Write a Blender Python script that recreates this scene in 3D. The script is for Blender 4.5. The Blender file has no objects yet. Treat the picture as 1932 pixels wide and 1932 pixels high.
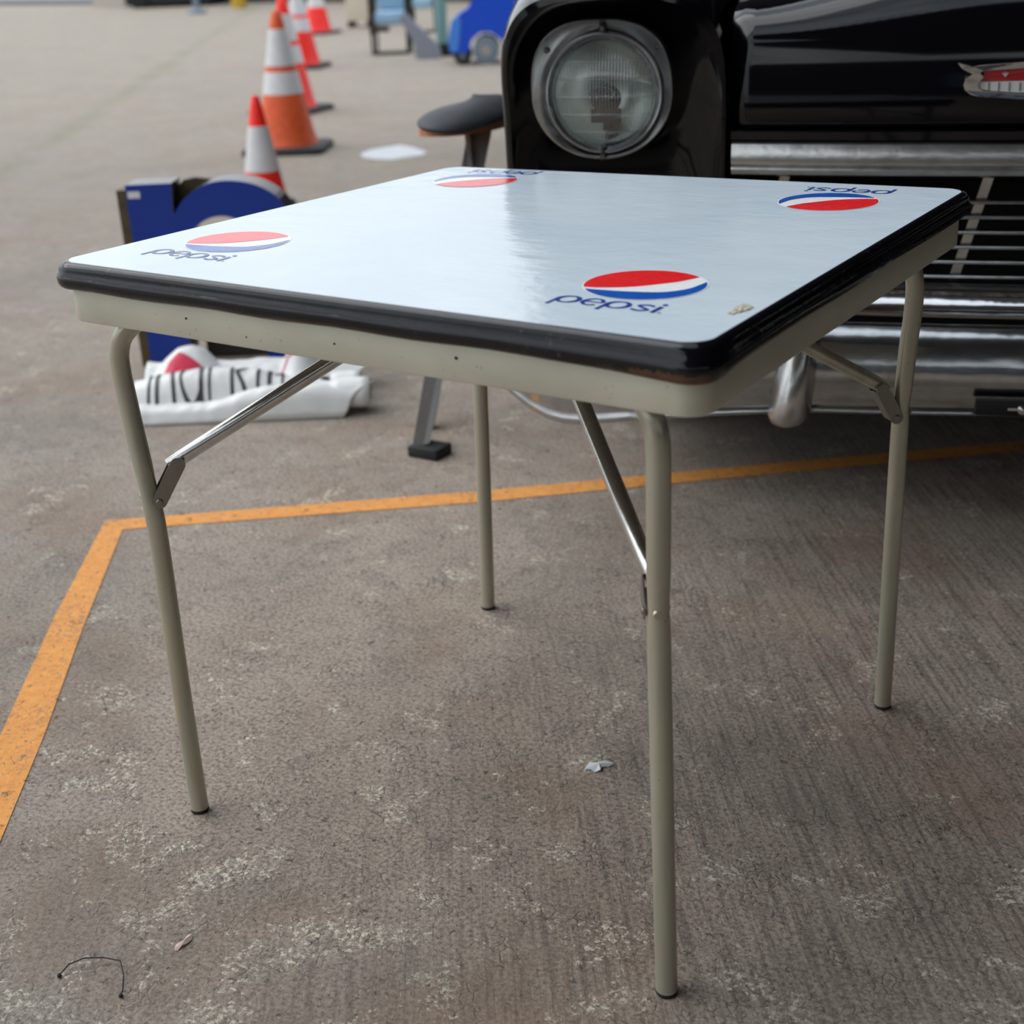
import bpy, bmesh, math, random
from mathutils import Vector, Matrix, noise
random.seed(7)
sc = bpy.context.scene
COL = sc.collection
PI = math.pi

# ------------------------------------------------------------------ camera
F_PX = 2689.865; CX = 966.0
CAM = Vector((1.22899, -1.01266, 1.00631))
YAW, PIT, ROL = -0.57655, 0.38318, -0.04181
cy_, sy_, cp_, sp_ = math.cos(YAW), math.sin(YAW), math.cos(PIT), math.sin(PIT)
FW = Vector((sy_*cp_, cy_*cp_, -sp_)); RT = Vector((cy_, -sy_, 0)); UP = RT.cross(FW)
cr_, sr_ = math.cos(ROL), math.sin(ROL)
RR = RT*cr_ + UP*sr_; UU = -RT*sr_ + UP*cr_
cd = bpy.data.cameras.new('camera'); cam = bpy.data.objects.new('camera', cd); COL.objects.link(cam)
mw = Matrix(((RR.x, UU.x, -FW.x, CAM.x), (RR.y, UU.y, -FW.y, CAM.y), (RR.z, UU.z, -FW.z, CAM.z), (0, 0, 0, 1)))
cam.matrix_world = mw
cd.sensor_width = 36; cd.lens = F_PX/1932*36; cd.clip_start = .05; cd.clip_end = 400
cd.dof.use_dof = True; cd.dof.focus_distance = 1.62; cd.dof.aperture_fstop = 50.12/9.5
sc.camera = cam

def ray(u, v): return (RR*((u-CX)/F_PX) + UU*((CX-v)/F_PX) + FW)
def ground(u, v, z=0.0):
    d = ray(u, v); return CAM + d*((z-CAM.z)/d.z)
def on_plane(u, v, p, n):
    d = ray(u, v); return CAM + d*((p-CAM).dot(n)/d.dot(n))

# ------------------------------------------------------------------ materials
def srgb(r, g, b):
    f = lambda c: (c/255/12.92) if c/255 <= .04045 else ((c/255+.055)/1.055)**2.4
    return (f(r), f(g), f(b), 1)
class NT:
    def __init__(s, name):
        m = bpy.data.materials.new(name); m.use_nodes = True; s.m = m; s.t = m.node_tree
        s.b = s.t.nodes['Principled BSDF']; s.out = s.t.nodes['Material Output']
    def n(s, ty, **kw):
        x = s.t.nodes.new(ty)
        for k, v in kw.items(): setattr(x, k, v)
        return x
    def l(s, a, b): s.t.links.new(a, b)
    def sv(s, sock, v):
        if hasattr(v, 'is_linked') or isinstance(v, bpy.types.NodeSocket): s.l(v, sock)
        else: sock.default_value = v
    def math(s, op, a, b=0.0, c=0.0):
        x = s.n('ShaderNodeMath', operation=op); s.sv(x.inputs[0], a); s.sv(x.inputs[1], b); s.sv(x.inputs[2], c); return x.outputs[0]
    def mix(s, f, a, b, mode='MIX'):
        x = s.n('ShaderNodeMix', data_type='RGBA', blend_type=mode); s.sv(x.inputs[0], f); s.sv(x.inputs[6], a); s.sv(x.inputs[7], b); return x.outputs[2]
    def noise(s, vec, sc_, det=3, rough=.5, dist=0):
        x = s.n('ShaderNodeTexNoise'); s.l(vec, x.inputs['Vector']); x.inputs['Scale'].default_value = sc_
        x.inputs['Detail'].default_value = det; x.inputs['Roughness'].default_value = rough; x.inputs['Distortion'].default_value = dist; return x.outputs[0]
    def vor(s, vec, sc_, feat='F1', rnd=1):
        x = s.n('ShaderNodeTexVoronoi', feature=feat); s.l(vec, x.inputs['Vector']); x.inputs['Scale'].default_value = sc_; x.inputs['Randomness'].default_value = rnd; return x
    def ramp(s, v, a, b, lo=0.0, hi=1.0):
        x = s.n('ShaderNodeMapRange'); x.clamp = True; s.sv(x.inputs[0], v); x.inputs[1].default_value = a; x.inputs[2].default_value = b
        x.inputs[3].default_value = lo; x.inputs[4].default_value = hi; return x.outputs[0]
    def bump(s, h, strength=.3, dist=.001, nrm=None):
        x = s.n('ShaderNodeBump'); s.l(h, x.inputs['Height']); x.inputs['Strength'].default_value = strength; x.inputs['Distance'].default_value = dist
        if nrm: s.l(nrm, x.inputs['Normal'])
        return x.outputs[0]
    def pos(s): return s.n('ShaderNodeNewGeometry').outputs['Position']
    def obj(s): return s.n('ShaderNodeTexCoord').outputs['Object']
    def mapping(s, vec, loc=(0, 0, 0), rot=(0, 0, 0), scl=(1, 1, 1)):
        x = s.n('ShaderNodeMapping'); s.l(vec, x.inputs[0]); x.inputs[1].default_value = loc; x.inputs[2].default_value = rot; x.inputs[3].default_value = scl; return x.outputs[0]

def simple(name, col, rough=.5, metal=0.0, coat=0.0, bump=None, var=0.0, spec=None):
    k = NT(name); c = col if len(col) == 4 else (*col, 1)
    k.b.inputs['Base Color'].default_value = c; k.b.inputs['Roughness'].default_value = rough; k.b.inputs['Metallic'].default_value = metal
    k.b.inputs['Coat Weight'].default_value = coat; k.b.inputs['Coat Roughness'].default_value = .05
    if spec is not None: k.b.inputs['Specular IOR Level'].default_value = spec
    o = k.obj()
    nz = k.noise(o, 30, 4, .6)
    if var > 0:
        k.l(k.mix(k.ramp(nz, .3, .7), tuple(x*(1-var) for x in c[:3])+(1,), tuple(min(1, x*(1+var)) for x in c[:3])+(1,)), k.b.inputs['Base Color'])
    if bump: k.l(k.bump(k.noise(o, bump[0], 3), bump[1], bump[2]), k.b.inputs['Normal'])
    return k.m

# concrete shared between the ground and the worn paint line
def concrete(k):
    p = k.pos()
    blot = k.noise(p, .9, 3, .55); mid = k.noise(p, 6, 5, .65); fine = k.noise(p, 120, 6, .75); fine2 = k.noise(p, 420, 3, .7)
    # broom marks run along (0.57,-0.82)
    st = k.mapping(p, rot=(0, 0, math.radians(55.0)), scl=(1, 1, 1))
    st1 = k.mapping(st, scl=(5, 120, 1)); st2 = k.mapping(st, scl=(2.2, 38, 1))
    s1 = k.noise(st1, 1, 3, .6); s2 = k.noise(st2, 1, 4, .6)
    sep = k.n('ShaderNodeSeparateXYZ'); k.l(p, sep.inputs[0])
    zx = k.math('ADD', sep.outputs[0], k.math('MULTIPLY', blot, .8))
    smooth_zone = k.ramp(zx, .35, .95)          # broomed on the right, exposed aggregate on the left
    dist = k.noise(p, 25, 2, .5)
    pw = k.n('ShaderNodeVectorMath', operation='ADD'); k.l(p, pw.inputs[0])
    dv = k.n('ShaderNodeVectorMath', operation='SCALE'); nn = k.n('ShaderNodeTexNoise'); k.l(p, nn.inputs['Vector']); nn.inputs['Scale'].default_value = 30; k.l(nn.outputs[1], dv.inputs[0]); dv.inputs['Scale'].default_value = .03
    k.l(dv.outputs[0], pw.inputs[1])
    v1 = k.vor(pw.outputs[0], 62, 'DISTANCE_TO_EDGE'); v2 = k.vor(pw.outputs[0], 24, 'DISTANCE_TO_EDGE'); v3 = k.vor(pw.outputs[0], 62)
    pick = k.ramp(k.noise(p, 16, 3, .6), .52, .60)      # pebbles only show in places
    peb = k.math('MULTIPLY', k.ramp(v1.outputs[0], 0, .12), pick)
    cracks = k.math('MULTIPLY', k.math('MULTIPLY', k.ramp(v2.outputs[0], 0, .03, 1, 0), k.ramp(k.noise(p, 9, 4, .7), .56, .64)), k.ramp(smooth_zone, .9, .2, .2, 1))
    pits = k.ramp(k.noise(p, 58, 6, .82), .60, .655)
    gr = k.noise(p, 170, 8, .80)
    base = k.mix(k.ramp(blot, .35, .65), (.500, .400, .325, 1), (.440, .385, .330, 1))
    base = k.mix(k.ramp(mid, .38, .68, 0, .8), base, (.320, .255, .208, 1))
    base = k.mix(k.ramp(gr, .48, .66, 0, .8), base, (.74, .65, .55, 1))
    base = k.mix(k.ramp(gr, .50, .38, 0, .75), base, (.095, .074, .058, 1))
    base = k.mix(k.math('MULTIPLY', k.ramp(fine, .52, .68), .5), base, (.64, .55, .46, 1))
    base = k.mix(k.math('MULTIPLY', k.ramp(s1, .48, .66), k.math('MULTIPLY', smooth_zone, .5)), base, (.11, .092, .078, 1))
    base = k.mix(k.math('MULTIPLY', k.ramp(s1, .44, .30), k.math('MULTIPLY', smooth_zone, .35)), base, (.62, .51, .41, 1))
    tone = k.n('ShaderNodeSeparateColor'); k.l(v3.outputs['Color'], tone.inputs[0])
    base = k.mix(k.math('MULTIPLY', k.math('MULTIPLY', peb, k.ramp(tone.outputs[0], .2, .9)), .35), base, (.30, .27, .24, 1))
    rim_ = k.math('MULTIPLY', k.ramp(v1.outputs[0], .05, .0), pick)
    base = k.mix(k.math('MULTIPLY', rim_, .55), base, (.08, .066, .055, 1))
    base = k.mix(k.math('MULTIPLY', cracks, .6), base, (.05, .046, .04, 1))
    base = k.mix(k.math('MULTIPLY', pits, .75), base, (.055, .048, .040, 1))
    # rusty brown tint patches
    base = k.mix(k.math('MULTIPLY', k.ramp(k.noise(p, 2.6, 4, .6), .50, .66), .38), base, (.34, .20, .13, 1))
    # dried cream paint flecks
    near = k.ramp(sep.outputs[1], .55, .0)
    gate = k.ramp(k.math('ADD', k.noise(p, 8.5, 5, .75), k.math('MULTIPLY', near, .05)), .59, .61)
    fl = k.math('MULTIPLY', k.ramp(k.noise(p, 125, 7, .85), .525, .545), gate)
    fl = k.math('MAXIMUM', fl, k.math('MULTIPLY', k.ramp(k.noise(p, 300, 4, .8), .655, .675), near))
    base = k.mix(k.math('MULTIPLY', fl, .88), base, (1.0, .93, .76, 1))
    # mossy joint far out
    ax, ay, dx, dy = -5.32, 4.36, -.617, .787
    dd = k.math('ABSOLUTE', k.math('ADD', k.math('MULTIPLY', k.math('SUBTRACT', sep.outputs[0], ax), -dy), k.math('MULTIPLY', k.math('SUBTRACT', sep.outputs[1], ay), dx)))
    moss = k.math('MULTIPLY', k.ramp(dd, .13, .02), k.ramp(k.noise(p, 1.3, 3, .6), .35, .55))
    base = k.mix(k.math('MULTIPLY', moss, .6), base, (.17, .20, .07, 1))
    # far slab blends towards one even grey-brown tone
    far = k.ramp(k.math('SUBTRACT', sep.outputs[1], sep.outputs[0]), 1.2, 7)
    base = k.mix(k.math('MULTIPLY', k.ramp(k.noise(p, 1.6, 6, .7), .47, .66), .45), base, (.23, .205, .175, 1))
    base = k.mix(k.math('MULTIPLY', far, .6), base, (.285, .255, .215, 1))
    h = k.math('ADD', k.math('MULTIPLY', fine, .55), k.math('MULTIPLY', gr, .75))
    h = k.math('ADD', h, k.math('MULTIPLY', peb, .35))
    h = k.math('SUBTRACT', h, k.math('MULTIPLY', cracks, .6))
    h = k.math('SUBTRACT', h, k.math('MULTIPLY', pits, .8))
    h = k.math('ADD', h, k.math('MULTIPLY', k.math('MULTIPLY', s1, smooth_zone), .55))
    h = k.math('ADD', h, k.math('MULTIPLY', k.math('MULTIPLY', s2, smooth_zone), .35))
    h = k.math('ADD', h, k.math('MULTIPLY', mid, .8))
    return base, h, pits, fine, p
k = NT('concrete'); base, h, pits, fine, p = concrete(k)
k.l(base, k.b.inputs['Base Color']); k.b.inputs['Roughness'].default_value = .82; k.b.inputs['Specular IOR Level'].default_value = .35
k.l(k.bump(h, 1.0, .0050), k.b.inputs['Normal']); M_ground = k.m
k = NT('worn_orange_paint'); base, h, pits, fine, p = concrete(k)
wear = k.math('MAXIMUM', pits, k.ramp(k.noise(p, 85, 7, .8), .575, .60))
wear = k.math('MAXIMUM', wear, k.math('MULTIPLY', k.ramp(k.noise(p, 5, 3, .6), .5, .66), k.ramp(fine, .5, .6)))
oc = k.mix(k.ramp(k.noise(p, 40, 5, .7), .3, .7), (.92, .40, .085, 1), (.78, .30, .06, 1))
k.l(k.mix(k.math('MULTIPLY', wear, .85), oc, k.mix(.6, base, (.12, .09, .06, 1))), k.b.inputs['Base Color']); k.b.inputs['Roughness'].default_value = .7
k.l(k.bump(h, .9, .003), k.b.inputs['Normal']); M_line = k.m

# table enamel: white, glossy, faint orange peel and a few scuffs
k = NT('white_enamel'); p = k.pos()
c = k.mix(k.ramp(k.noise(p, 5, 4, .6), .35, .7), (.60, .71, .80, 1), (.66, .76, .83, 1))
sc1 = k.ramp(k.noise(k.mapping(p, rot=(0, 0, .5), scl=(30, 140, 30)), 1, 3, .7), .715, .74)
c = k.mix(k.math('MULTIPLY', sc1, .5), c, (.35, .33, .28, 1))
k.l(c, k.b.inputs['Base Color']); k.b.inputs['Roughness'].default_value = .14; k.b.inputs['Specular IOR Level'].default_value = .45
hh = k.math('ADD', k.math('MULTIPLY', k.noise(p, 330, 2, .5), .06), k.noise(k.mapping(p, scl=(1, 1.4, 1)), 14, 3, .55))
k.l(k.bump(hh, .5, .0022), k.b.inputs['Normal']); M_enamel = k.m
def decal(name, col):
    k = NT(name); p = k.pos(); k.l(k.mix(k.ramp(k.noise(p, 160, 4, .7), .3, .72), col, tuple(min(1, x*1.25+.01) for x in col[:3])+(1,)), k.b.inputs['Base Color'])
    k.b.inputs['Roughness'].default_value = .16; k.b.inputs['Specular IOR Level'].default_value = .42
    k.l(k.bump(k.math('ADD', k.math('MULTIPLY', k.noise(p, 260, 2, .5), .06), k.noise(p, 14, 3, .55)), .5, .0028), k.b.inputs['Normal']); return k.m
M_dred = decal('logo_red', (.78, .015, .02, 1)); M_dblue = decal('logo_blue', (.005, .085, .42, 1)); M_dtext = decal('logo_text_blue', (.012, .05, .30, 1)); M_dwhite = decal('logo_white', (.86, .90, .93, 1))
# black rubbery rim with a rusty worn patch by the near corner
k = NT('black_rim'); p = k.pos(); sep = k.n('ShaderNodeSeparateXYZ'); k.l(p, sep.inputs[0])
px = k.math('MULTIPLY', k.ramp(sep.outputs[0], .66, .70), k.ramp(sep.outputs[0], .768, .758))
pm = k.math('MULTIPLY', px, k.ramp(k.math('ADD', sep.outputs[2], k.math('MULTIPLY', k.noise(p, 60, 5, .8), .022)), .6845, .6815))
pm = k.math('MULTIPLY', pm, k.ramp(sep.outputs[1], .03, .01))
chips = k.math('MULTIPLY', k.ramp(k.noise(p, 120, 5, .8), .60, .64), k.ramp(k.noise(p, 9, 2), .5, .6))
c = k.mix(k.math('MULTIPLY', pm, .9), (.005, .005, .008, 1), k.mix(k.noise(p, 90, 5, .7), (.04, .018, .01, 1), (.22, .11, .065, 1)))
c = k.mix(k.math('MULTIPLY', chips, .25), c, (.25, .22, .2, 1))
k.l(c, k.b.inputs['Base Color']); k.l(k.mix(pm, (.09,)*3+(1,), (.65,)*3+(1,)), k.b.inputs['Roughness']); k.b.inputs['Specular IOR Level'].default_value = .4
k.l(k.bump(k.math('ADD', k.noise(p, 22, 2), k.math('MULTIPLY', k.noise(p, 140, 3), .12)), .5, .002), k.b.inputs['Normal']); M_rim = k.m
def painted_metal(name, col, metal, rough, chip=.5, chipcol=(.05, .045, .04, 1), strk=5):
    k = NT(name); p = k.pos()
    st = k.noise(k.mapping(p, scl=(60, 60, 5) if strk == 5 else (6, 6, 9)), 1, 3, .6)
    c = k.mix(k.ramp(st, .3, .7), tuple(x*.88 for x in col[:3])+(1,), tuple(x*1.1 for x in col[:3])+(1,))
    ch = k.math('MULTIPLY', k.ramp(k.noise(p, 150, 4, .75), .665, .69), k.ramp(k.noise(p, 8, 3), .45, .6))
    c = k.mix(k.math('MULTIPLY', ch, chip), c, chipcol)
    k.l(c, k.b.inputs['Base Color']); k.b.inputs['Metallic'].default_value = metal; k.b.inputs['Roughness'].default_value = rough
    k.l(k.bump(k.noise(p, 40, 4, .6), .25, .0012), k.b.inputs['Normal']); return k.m
M_leg = painted_metal('champagne_leg_paint', (.47, .455, .365, 1), .5, .30, .9)
M_apron = painted_metal('champagne_apron_paint', (.60, .59, .49, 1), .2, .38, .8, strk=1)
M_brace = painted_metal('bare_steel', (.62, .62, .60, 1), 1.0, .20, .6)
M_bracket = painted_metal('dull_steel', (.25, .24, .21, 1), .8, .38, .4)
M_rubber = simple('black_rubber', (.012, .012, .012), .7)
M_black = simple('black_car_paint', (.002, .002, .0035), .07, 0, 0, spec=.36)
M_chrome = simple('chrome', (.62, .62, .63), .10, 1.0, bump=(14, .35, .004))
M_dullchrome = simple('scuffed_chrome', (.50, .50, .49), .24, 1.0, bump=(30, .4, .002), var=.15)
M_bumper = simple('aged_chrome', (.44, .45, .46), .17, 1.0, bump=(9, .35, .006), var=.12)
M_flatblack = simple('flat_black', (.004, .004, .004), .9)
M_darkgrey = simple('dark_grille_metal', (.10, .10, .095), .4, .7)
M_glass_dark = simple('dark_glass', (.01, .012, .014), .05, 0, .5)
M_tyre = simple('tyre_rubber', (.015, .015, .015), .8, bump=(80, .4, .003))
M_emred = simple('emblem_red', (.42, .01, .02), .2, 0, .6)
M_emwhite = simple('emblem_white', (.62, .64, .62), .3, 0, .4)
M_coneR = simple('fluorescent_red', (1.0, .022, .012), .45, 0)
M_coneO = simple('faded_orange', (.72, .10, .022), .55, 0, var=.15)
M_coneW = simple('grey_white_band', (.66, .65, .66), .45, var=.06)
M_coneB = simple('cone_base_black', (.02, .02, .022), .7)
M_blueface = simple('blue_acrylic', (.000, .034, .30), .35, 0, 0, bump=(12, .2, .003))
M_retblack = simple('black_gloss_return', (.03, .028, .03), .22, .5)
M_olive = simple('olive_brown_return', (.10, .075, .035), .5, .2, var=.3)
M_banner = simple('white_vinyl', (.74, .74, .73), .32, bump=(20, .3, .004), var=.04)
M_bannerback = simple('grey_vinyl_underside', (.55, .52, .48), .6)
M_bred = simple('crimson_print', (.62, .012, .06), .35)
M_bblack = simple('black_print', (.03, .03, .035), .4)
M_paint_white = simple('spilt_white_paint', (.52, .54, .58), .4, var=.12)

# ------------------------------------------------------------------ object helpers
LOC = {}
def thing(name, label, cat, loc=(0, 0, 0), rz=0.0, group=None):
    o = bpy.data.objects.new(name, None); COL.objects.link(o); o.empty_display_size = .1
    o.location = loc; o.rotation_euler = (0, 0, rz); o['label'] = label; o['category'] = cat
    if group: o['group'] = group
    LOC[o.name] = Matrix.Translation(Vector(loc)) @ Matrix.Rotation(rz, 4, 'Z')
    return o
def root_inv(par):
    r = par
    while r.parent: r = r.parent
    return LOC[r.name].inverted() if r.name in LOC else Matrix.Identity(4)
def mesh(name, V, Fc, mat, par=None, world=False, smooth=True, angle=40, mats=None, midx=None, label=None):
    """V local to the root thing unless world=True"""
    me = bpy.data.meshes.new(name); V = [Vector(v) for v in V]
    if world and par is not None:
        I = root_inv(par); V = [I @ v for v in V]
    me.from_pydata([tuple(v) for v in V], [], Fc)
    for m in (mats or [mat]): me.materials.append(m)
    if midx: me.polygons.foreach_set('material_index', midx)
    bm = bmesh.new(); bm.from_mesh(me); bmesh.ops.recalc_face_normals(bm, faces=bm.faces); bm.to_mesh(me); bm.free()
    if smooth:
        me.polygons.foreach_set('use_smooth', [True]*len(me.polygons)); me.set_sharp_from_angle(angle=math.radians(angle))
    me.update()
    o = bpy.data.objects.new(name, me); COL.objects.link(o)
    if par is not None: o.parent = par
    if label: o['label'] = label
    return o
def tag(o, label, cat, group=None, kind=None):
    if label: o['label'] = label
    if cat: o['category'] = cat
    if group: o['group'] = group
    if kind: o['kind'] = kind
    return o
class G:
    """collects geometry for one mesh"""
    def __init__(s): s.V = []; s.F = []; s.M = []
    def add(s, V, Fc, mi=0):
        b = len(s.V); s.V += [Vector(v) for v in V]; s.F += [tuple(i+b for i in f) for f in Fc]; s.M += [mi]*len(Fc); return s
    def box(s, c, d, R=None, mi=0, bev=0.0):
        bm = bmesh.new(); bmesh.ops.create_cube(bm, size=1)
        for v in bm.verts: v.co = Vector((v.co.x*d[0], v.co.y*d[1], v.co.z*d[2]))
        if bev > 0: bmesh.ops.bevel(bm, geom=list(bm.edges), offset=bev, segments=2, affect='EDGES', profile=.5)
        Vv = [((R @ v.co) if R is not None else v.co) + Vector(c) for v in bm.verts]
        bm.verts.index_update(); Fv = [tuple(v.index for v in f.verts) for f in bm.faces]; bm.free(); return s.add(Vv, Fv, mi)
    def loft(s, rings, closed=True, cap0=False, cap1=False, mi=0):
        n = len(rings[0]); V = [v for r in rings for v in r]; Fc = []
        for i in range(len(rings)-1):
            for j in range(n if closed else n-1):
                a = i*n+j; b = i*n+(j+1) % n; Fc.append((a, b, b+n, a+n))
        if cap0: Fc.append(tuple(range(n))[::-1])
        if cap1: Fc.append(tuple((len(rings)-1)*n+j for j in range(n)))
        return s.add(V, Fc, mi)
    def tube(s, pts, rad, n=20, caps=True, mi=0, squash=None):
        pts = [Vector(p) for p in pts]; rings = []; up = None
        for i, p in enumerate(pts):
            t = (pts[min(i+1, len(pts)-1)] - pts[max(i-1, 0)]).normalized()
            if up is None:
                up = Vector((0, 0, 1)) if abs(t.z) < .9 else Vector((1, 0, 0))
            a = (up - t*up.dot(t)).normalized(); b = t.cross(a); up = a
            r = rad[i] if isinstance(rad, (list, tuple)) else rad
            q = squash[i] if squash else 1.0
            rings.append([p + a*math.cos(2*PI*j/n)*r + b*math.sin(2*PI*j/n)*r*q for j in range(n)])
        return s.loft(rings, True, caps, caps, mi)
    def lathe(s, prof, c=(0, 0, 0), n=48, axis='Z', mi=0, cap=False):
        c = Vector(c); rings = []
        for (r, h) in prof:
            ring = []
            for j in range(n):
                a = 2*PI*j/n
                if axis == 'Z': q = Vector((r*math.cos(a), r*math.sin(a), h))
                else: q = Vector((r*math.cos(a), h, r*math.sin(a)))
                ring.append(c+q)
            rings.append(ring)
        return s.loft(rings, True, cap, cap, mi)
    def prism(s, poly, f0, f1, mi=0, side_mi=None):
        """poly: list of 2D, f0/f1 map 2D -> 3D front/back"""
        n = len(poly); A = [f0(q) for q in poly]; B = [f1(q) for q in poly]
        s.add(A, [tuple(range(n))], mi); s.add(B, [tuple(range(n))[::-1]], mi if side_mi is None else side_mi)
        s.add(A+B, [(i, (i+1) % n, (i+1) % n+n, i+n) for i in range(n)], mi if side_mi is None else side_mi); return s
    def make(s, name, mat, par=None, **kw):
        if kw.get('mats'): kw['midx'] = s.M
        return mesh(name, s.V, s.F, mat, par, **kw)
def smooth_path(P, n=6):
    P = [Vector(p) for p in P]; out = []
    for i in range(len(P)-1):
        p0 = P[max(i-1, 0)]; p1 = P[i]; p2 = P[i+1]; p3 = P[min(i+2, len(P)-1)]
        for j in range(n):
            t = j/n; out.append(.5*((2*p1)+(-p0+p2)*t+(2*p0-5*p1+4*p2-p3)*t*t+(-p0+3*p1-3*p2+p3)*t**3))
    out.append(P[-1]); return out
def ribbon2(pts, w):
    """2D stroke -> quads with round-ish ends, returns verts2d, faces"""
    pts = [Vector(p) for p in pts]; L = []; Rr = []
    for i, p in enumerate(pts):
        t = (pts[min(i+1, len(pts)-1)]-pts[max(i-1, 0)]).normalized(); nn = Vector((-t.y, t.x)); ww = w[i] if isinstance(w, (list, tuple)) else w
        L.append(p+nn*ww/2); Rr.append(p-nn*ww/2)
    n = len(pts); return L+Rr, [(i, i+1, n+i+1, n+i) for i in range(n-1)]
def arc(cx, cy, rx, ry, a0, a1, n=28):
    return [(cx+rx*math.cos(math.radians(a0+(a1-a0)*i/n)), cy+ry*math.sin(math.radians(a0+(a1-a0)*i/n))) for i in range(n+1)]
def seg(a, b, n=6): return [(a[0]+(b[0]-a[0])*i/n, a[1]+(b[1]-a[1])*i/n) for i in range(n+1)]

# ------------------------------------------------------------------ ground and painted line
g = G(); g.add([(-70, -14, 0), (30, -14, 0), (30, 70, 0), (-70, 70, 0)], [(0, 1, 2, 3)])
tag(g.make('floor', M_ground, smooth=False), 'grey-brown weathered concrete yard', None, kind='structure')
z = .0012
o_in = [(-.807, .675), (-.25, 1.139), (.154, 1.497), (.61, 1.889), (2.3, 3.34), (2.26, 3.39)]
A = [(.45, -1.05), (-.113, -.31+.083), (-.328, .049), (-.555, .342), (-.807, .690), (-.25, 1.139), (.154, 1.497), (.61, 1.889), (2.30, 3.34)]
B = [(.50, -1.02), (-.06, -.20), (-.275, .082), (-.481, .337), (-.742, .673), (-.213, 1.093), (.178, 1.441), (.634, 1.835), (2.335, 3.29)]
g = G(); g.add([(x, y, z) for x, y in A+B], [(i, i+1, i+1+len(A), i+len(A)) for i in range(len(A)-1)])
tag(g.make('floor_marking', M_line, smooth=False), 'worn orange painted line turning a corner on the concrete behind the table', 'floor marking')

# ------------------------------------------------------------------ the table
S1, S2 = .761, .7518
def zw(x, y):
    u = x/S1; v = y/S2
    return .7048*(1-u)*(1-v) + .6967*u*(1-v) + .7028*u*v + .6955*(1-u)*v
T = thing('folding_table', 'square white-topped folding card table with a black rim and champagne tube legs', 'table', (.38, .376, 0))
def rrect(off, r, n=8, wob=0.0):
    """rounded rectangle ring offset outwards by off, corner radius r; returns 2D points with long sides subdivided"""
    x0, y0, x1, y1 = -off, -off, S1+off, S2+off; P = []
    for (cx, cy, a0) in ((x1-r, y0+r, -90), (x1-r, y1-r, 0), (x0+r, y1-r, 90), (x0+r, y0+r, 180)):
        for i in range(n+1):
            a = math.radians(a0+90*i/n); P.append((cx+r*math.cos(a), cy+r*math.sin(a)))
    out = []
    for i, p_ in enumerate(P):
        q = P[(i+1) % len(P)]; d = math.dist(p_, q); out.append(p_)
        m = 24 if d > .2 else 1
        for j in range(1, m): out.append((p_[0]+(q[0]-p_[0])*j/m, p_[1]+(q[1]-p_[1])*j/m))
    return out
# tabletop: grid-like inner fan
g = G(); N = 26
ring = rrect(-.0035, .026)
rings = []
for kf in [1, .985, .93, .8, .6, .4, .2]:
    rings.append([((x-S1/2)*kf+S1/2, (y-S2/2)*kf+S2/2, zw((x-S1/2)*kf+S1/2, (y-S2/2)*kf+S2/2)) for x, y in ring])
g.loft(rings, True, False, True)
top = g.make('tabletop', M_enamel, T, world=True, label='glossy white enamel tabletop with four printed cola logos')
# under board
g = G(); R0 = [(x, y, zw(x, y)-.006) for x, y in rrect(-.006, .024)]; R1 = [(x, y, zw(x, y)-.018) for x, y in rrect(-.006, .024)]
g.loft([R0, R1], True, True, True); g.make('underside_board', M_bracket, T, world=True)
# rim: lathed profile swept round the edge
prof = [(-.0045, -.0006), (-.0036, .0001), (-.0012, -.0006), (.0012, -.0016), (.0030, -.0040), (.0038, -.0080), (.0040, -.0125), (.0062, -.0150), (.0070, -.0180), (.0066, -.0225), (.0045, -.0270), (.0010, -.0292), (-.006, -.0290)]
g = G(); rings = []
for (off, dz) in prof:
    r = []
    for x, y in rrect(off, .026+off):
        fl = 0.0
        if y < .05 and x > .60: fl = math.exp(-((x-.735)/.055)**2)          # flared, sagging lip by the near corner
        if x > .74 and y < .12: fl = max(fl, math.exp(-((y-.01)/.045)**2)*.8)
        cnr = min(math.dist((x, y), c_) for c_ in ((0, 0), (S1, 0), (S1, S2), (0, S2)))
        bul = math.exp(-(cnr/.03)**2)*.003 if dz < -.004 else 0
        wv = .0008*math.sin(x*37+y*23) if dz < -.015 else 0
        dx = (x-S1/2); dy = (y-S2/2); L_ = math.hypot(dx, dy)
        k_ = max(0, -dz)/.03
        r.append((x+dx/L_*bul+dx/L_*fl*.002*k_, y+dy/L_*bul+dy/L_*fl*.002*k_, zw(x, y)+dz*(1+.17*fl*k_)+wv))
    rings.append(r)
g.loft(rings, True); rim = g.make('rim', M_rim, T, world=True, angle=60, label='glossy black edge band, rusty at the near corner')
# apron
g = G(); rings = []
for off, zo in ((-.007, -.022), (-.004, -.030), (-.004, -.0625), (-.0052, -.0645), (-.012, -.0645), (-.013, -.063), (-.0125, -.022)):
    rings.append([(x, y, zw(x, y)+zo) for x, y in rrect(off, .028+off)])
g.loft(rings, True); g.make('apron', M_apron, T, world=True, angle=50, label='champagne metal frame band below the rim')
# small rivets / marks on the apron
for (x, zo, s_) in ((.515, -.042, .0016), (.183, -.043, .0012), (.375, -.046, .0011), (.263, -.053, .0008)):
    g = G(); g.lathe([(0, -.0005), (s_, -.0005), (s_*.8, .0006), (0, .001)], (x, .0038, zw(x, 0)+zo), 10, 'Y'); g.make('rivet', M_rubber, T, world=True)

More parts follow.
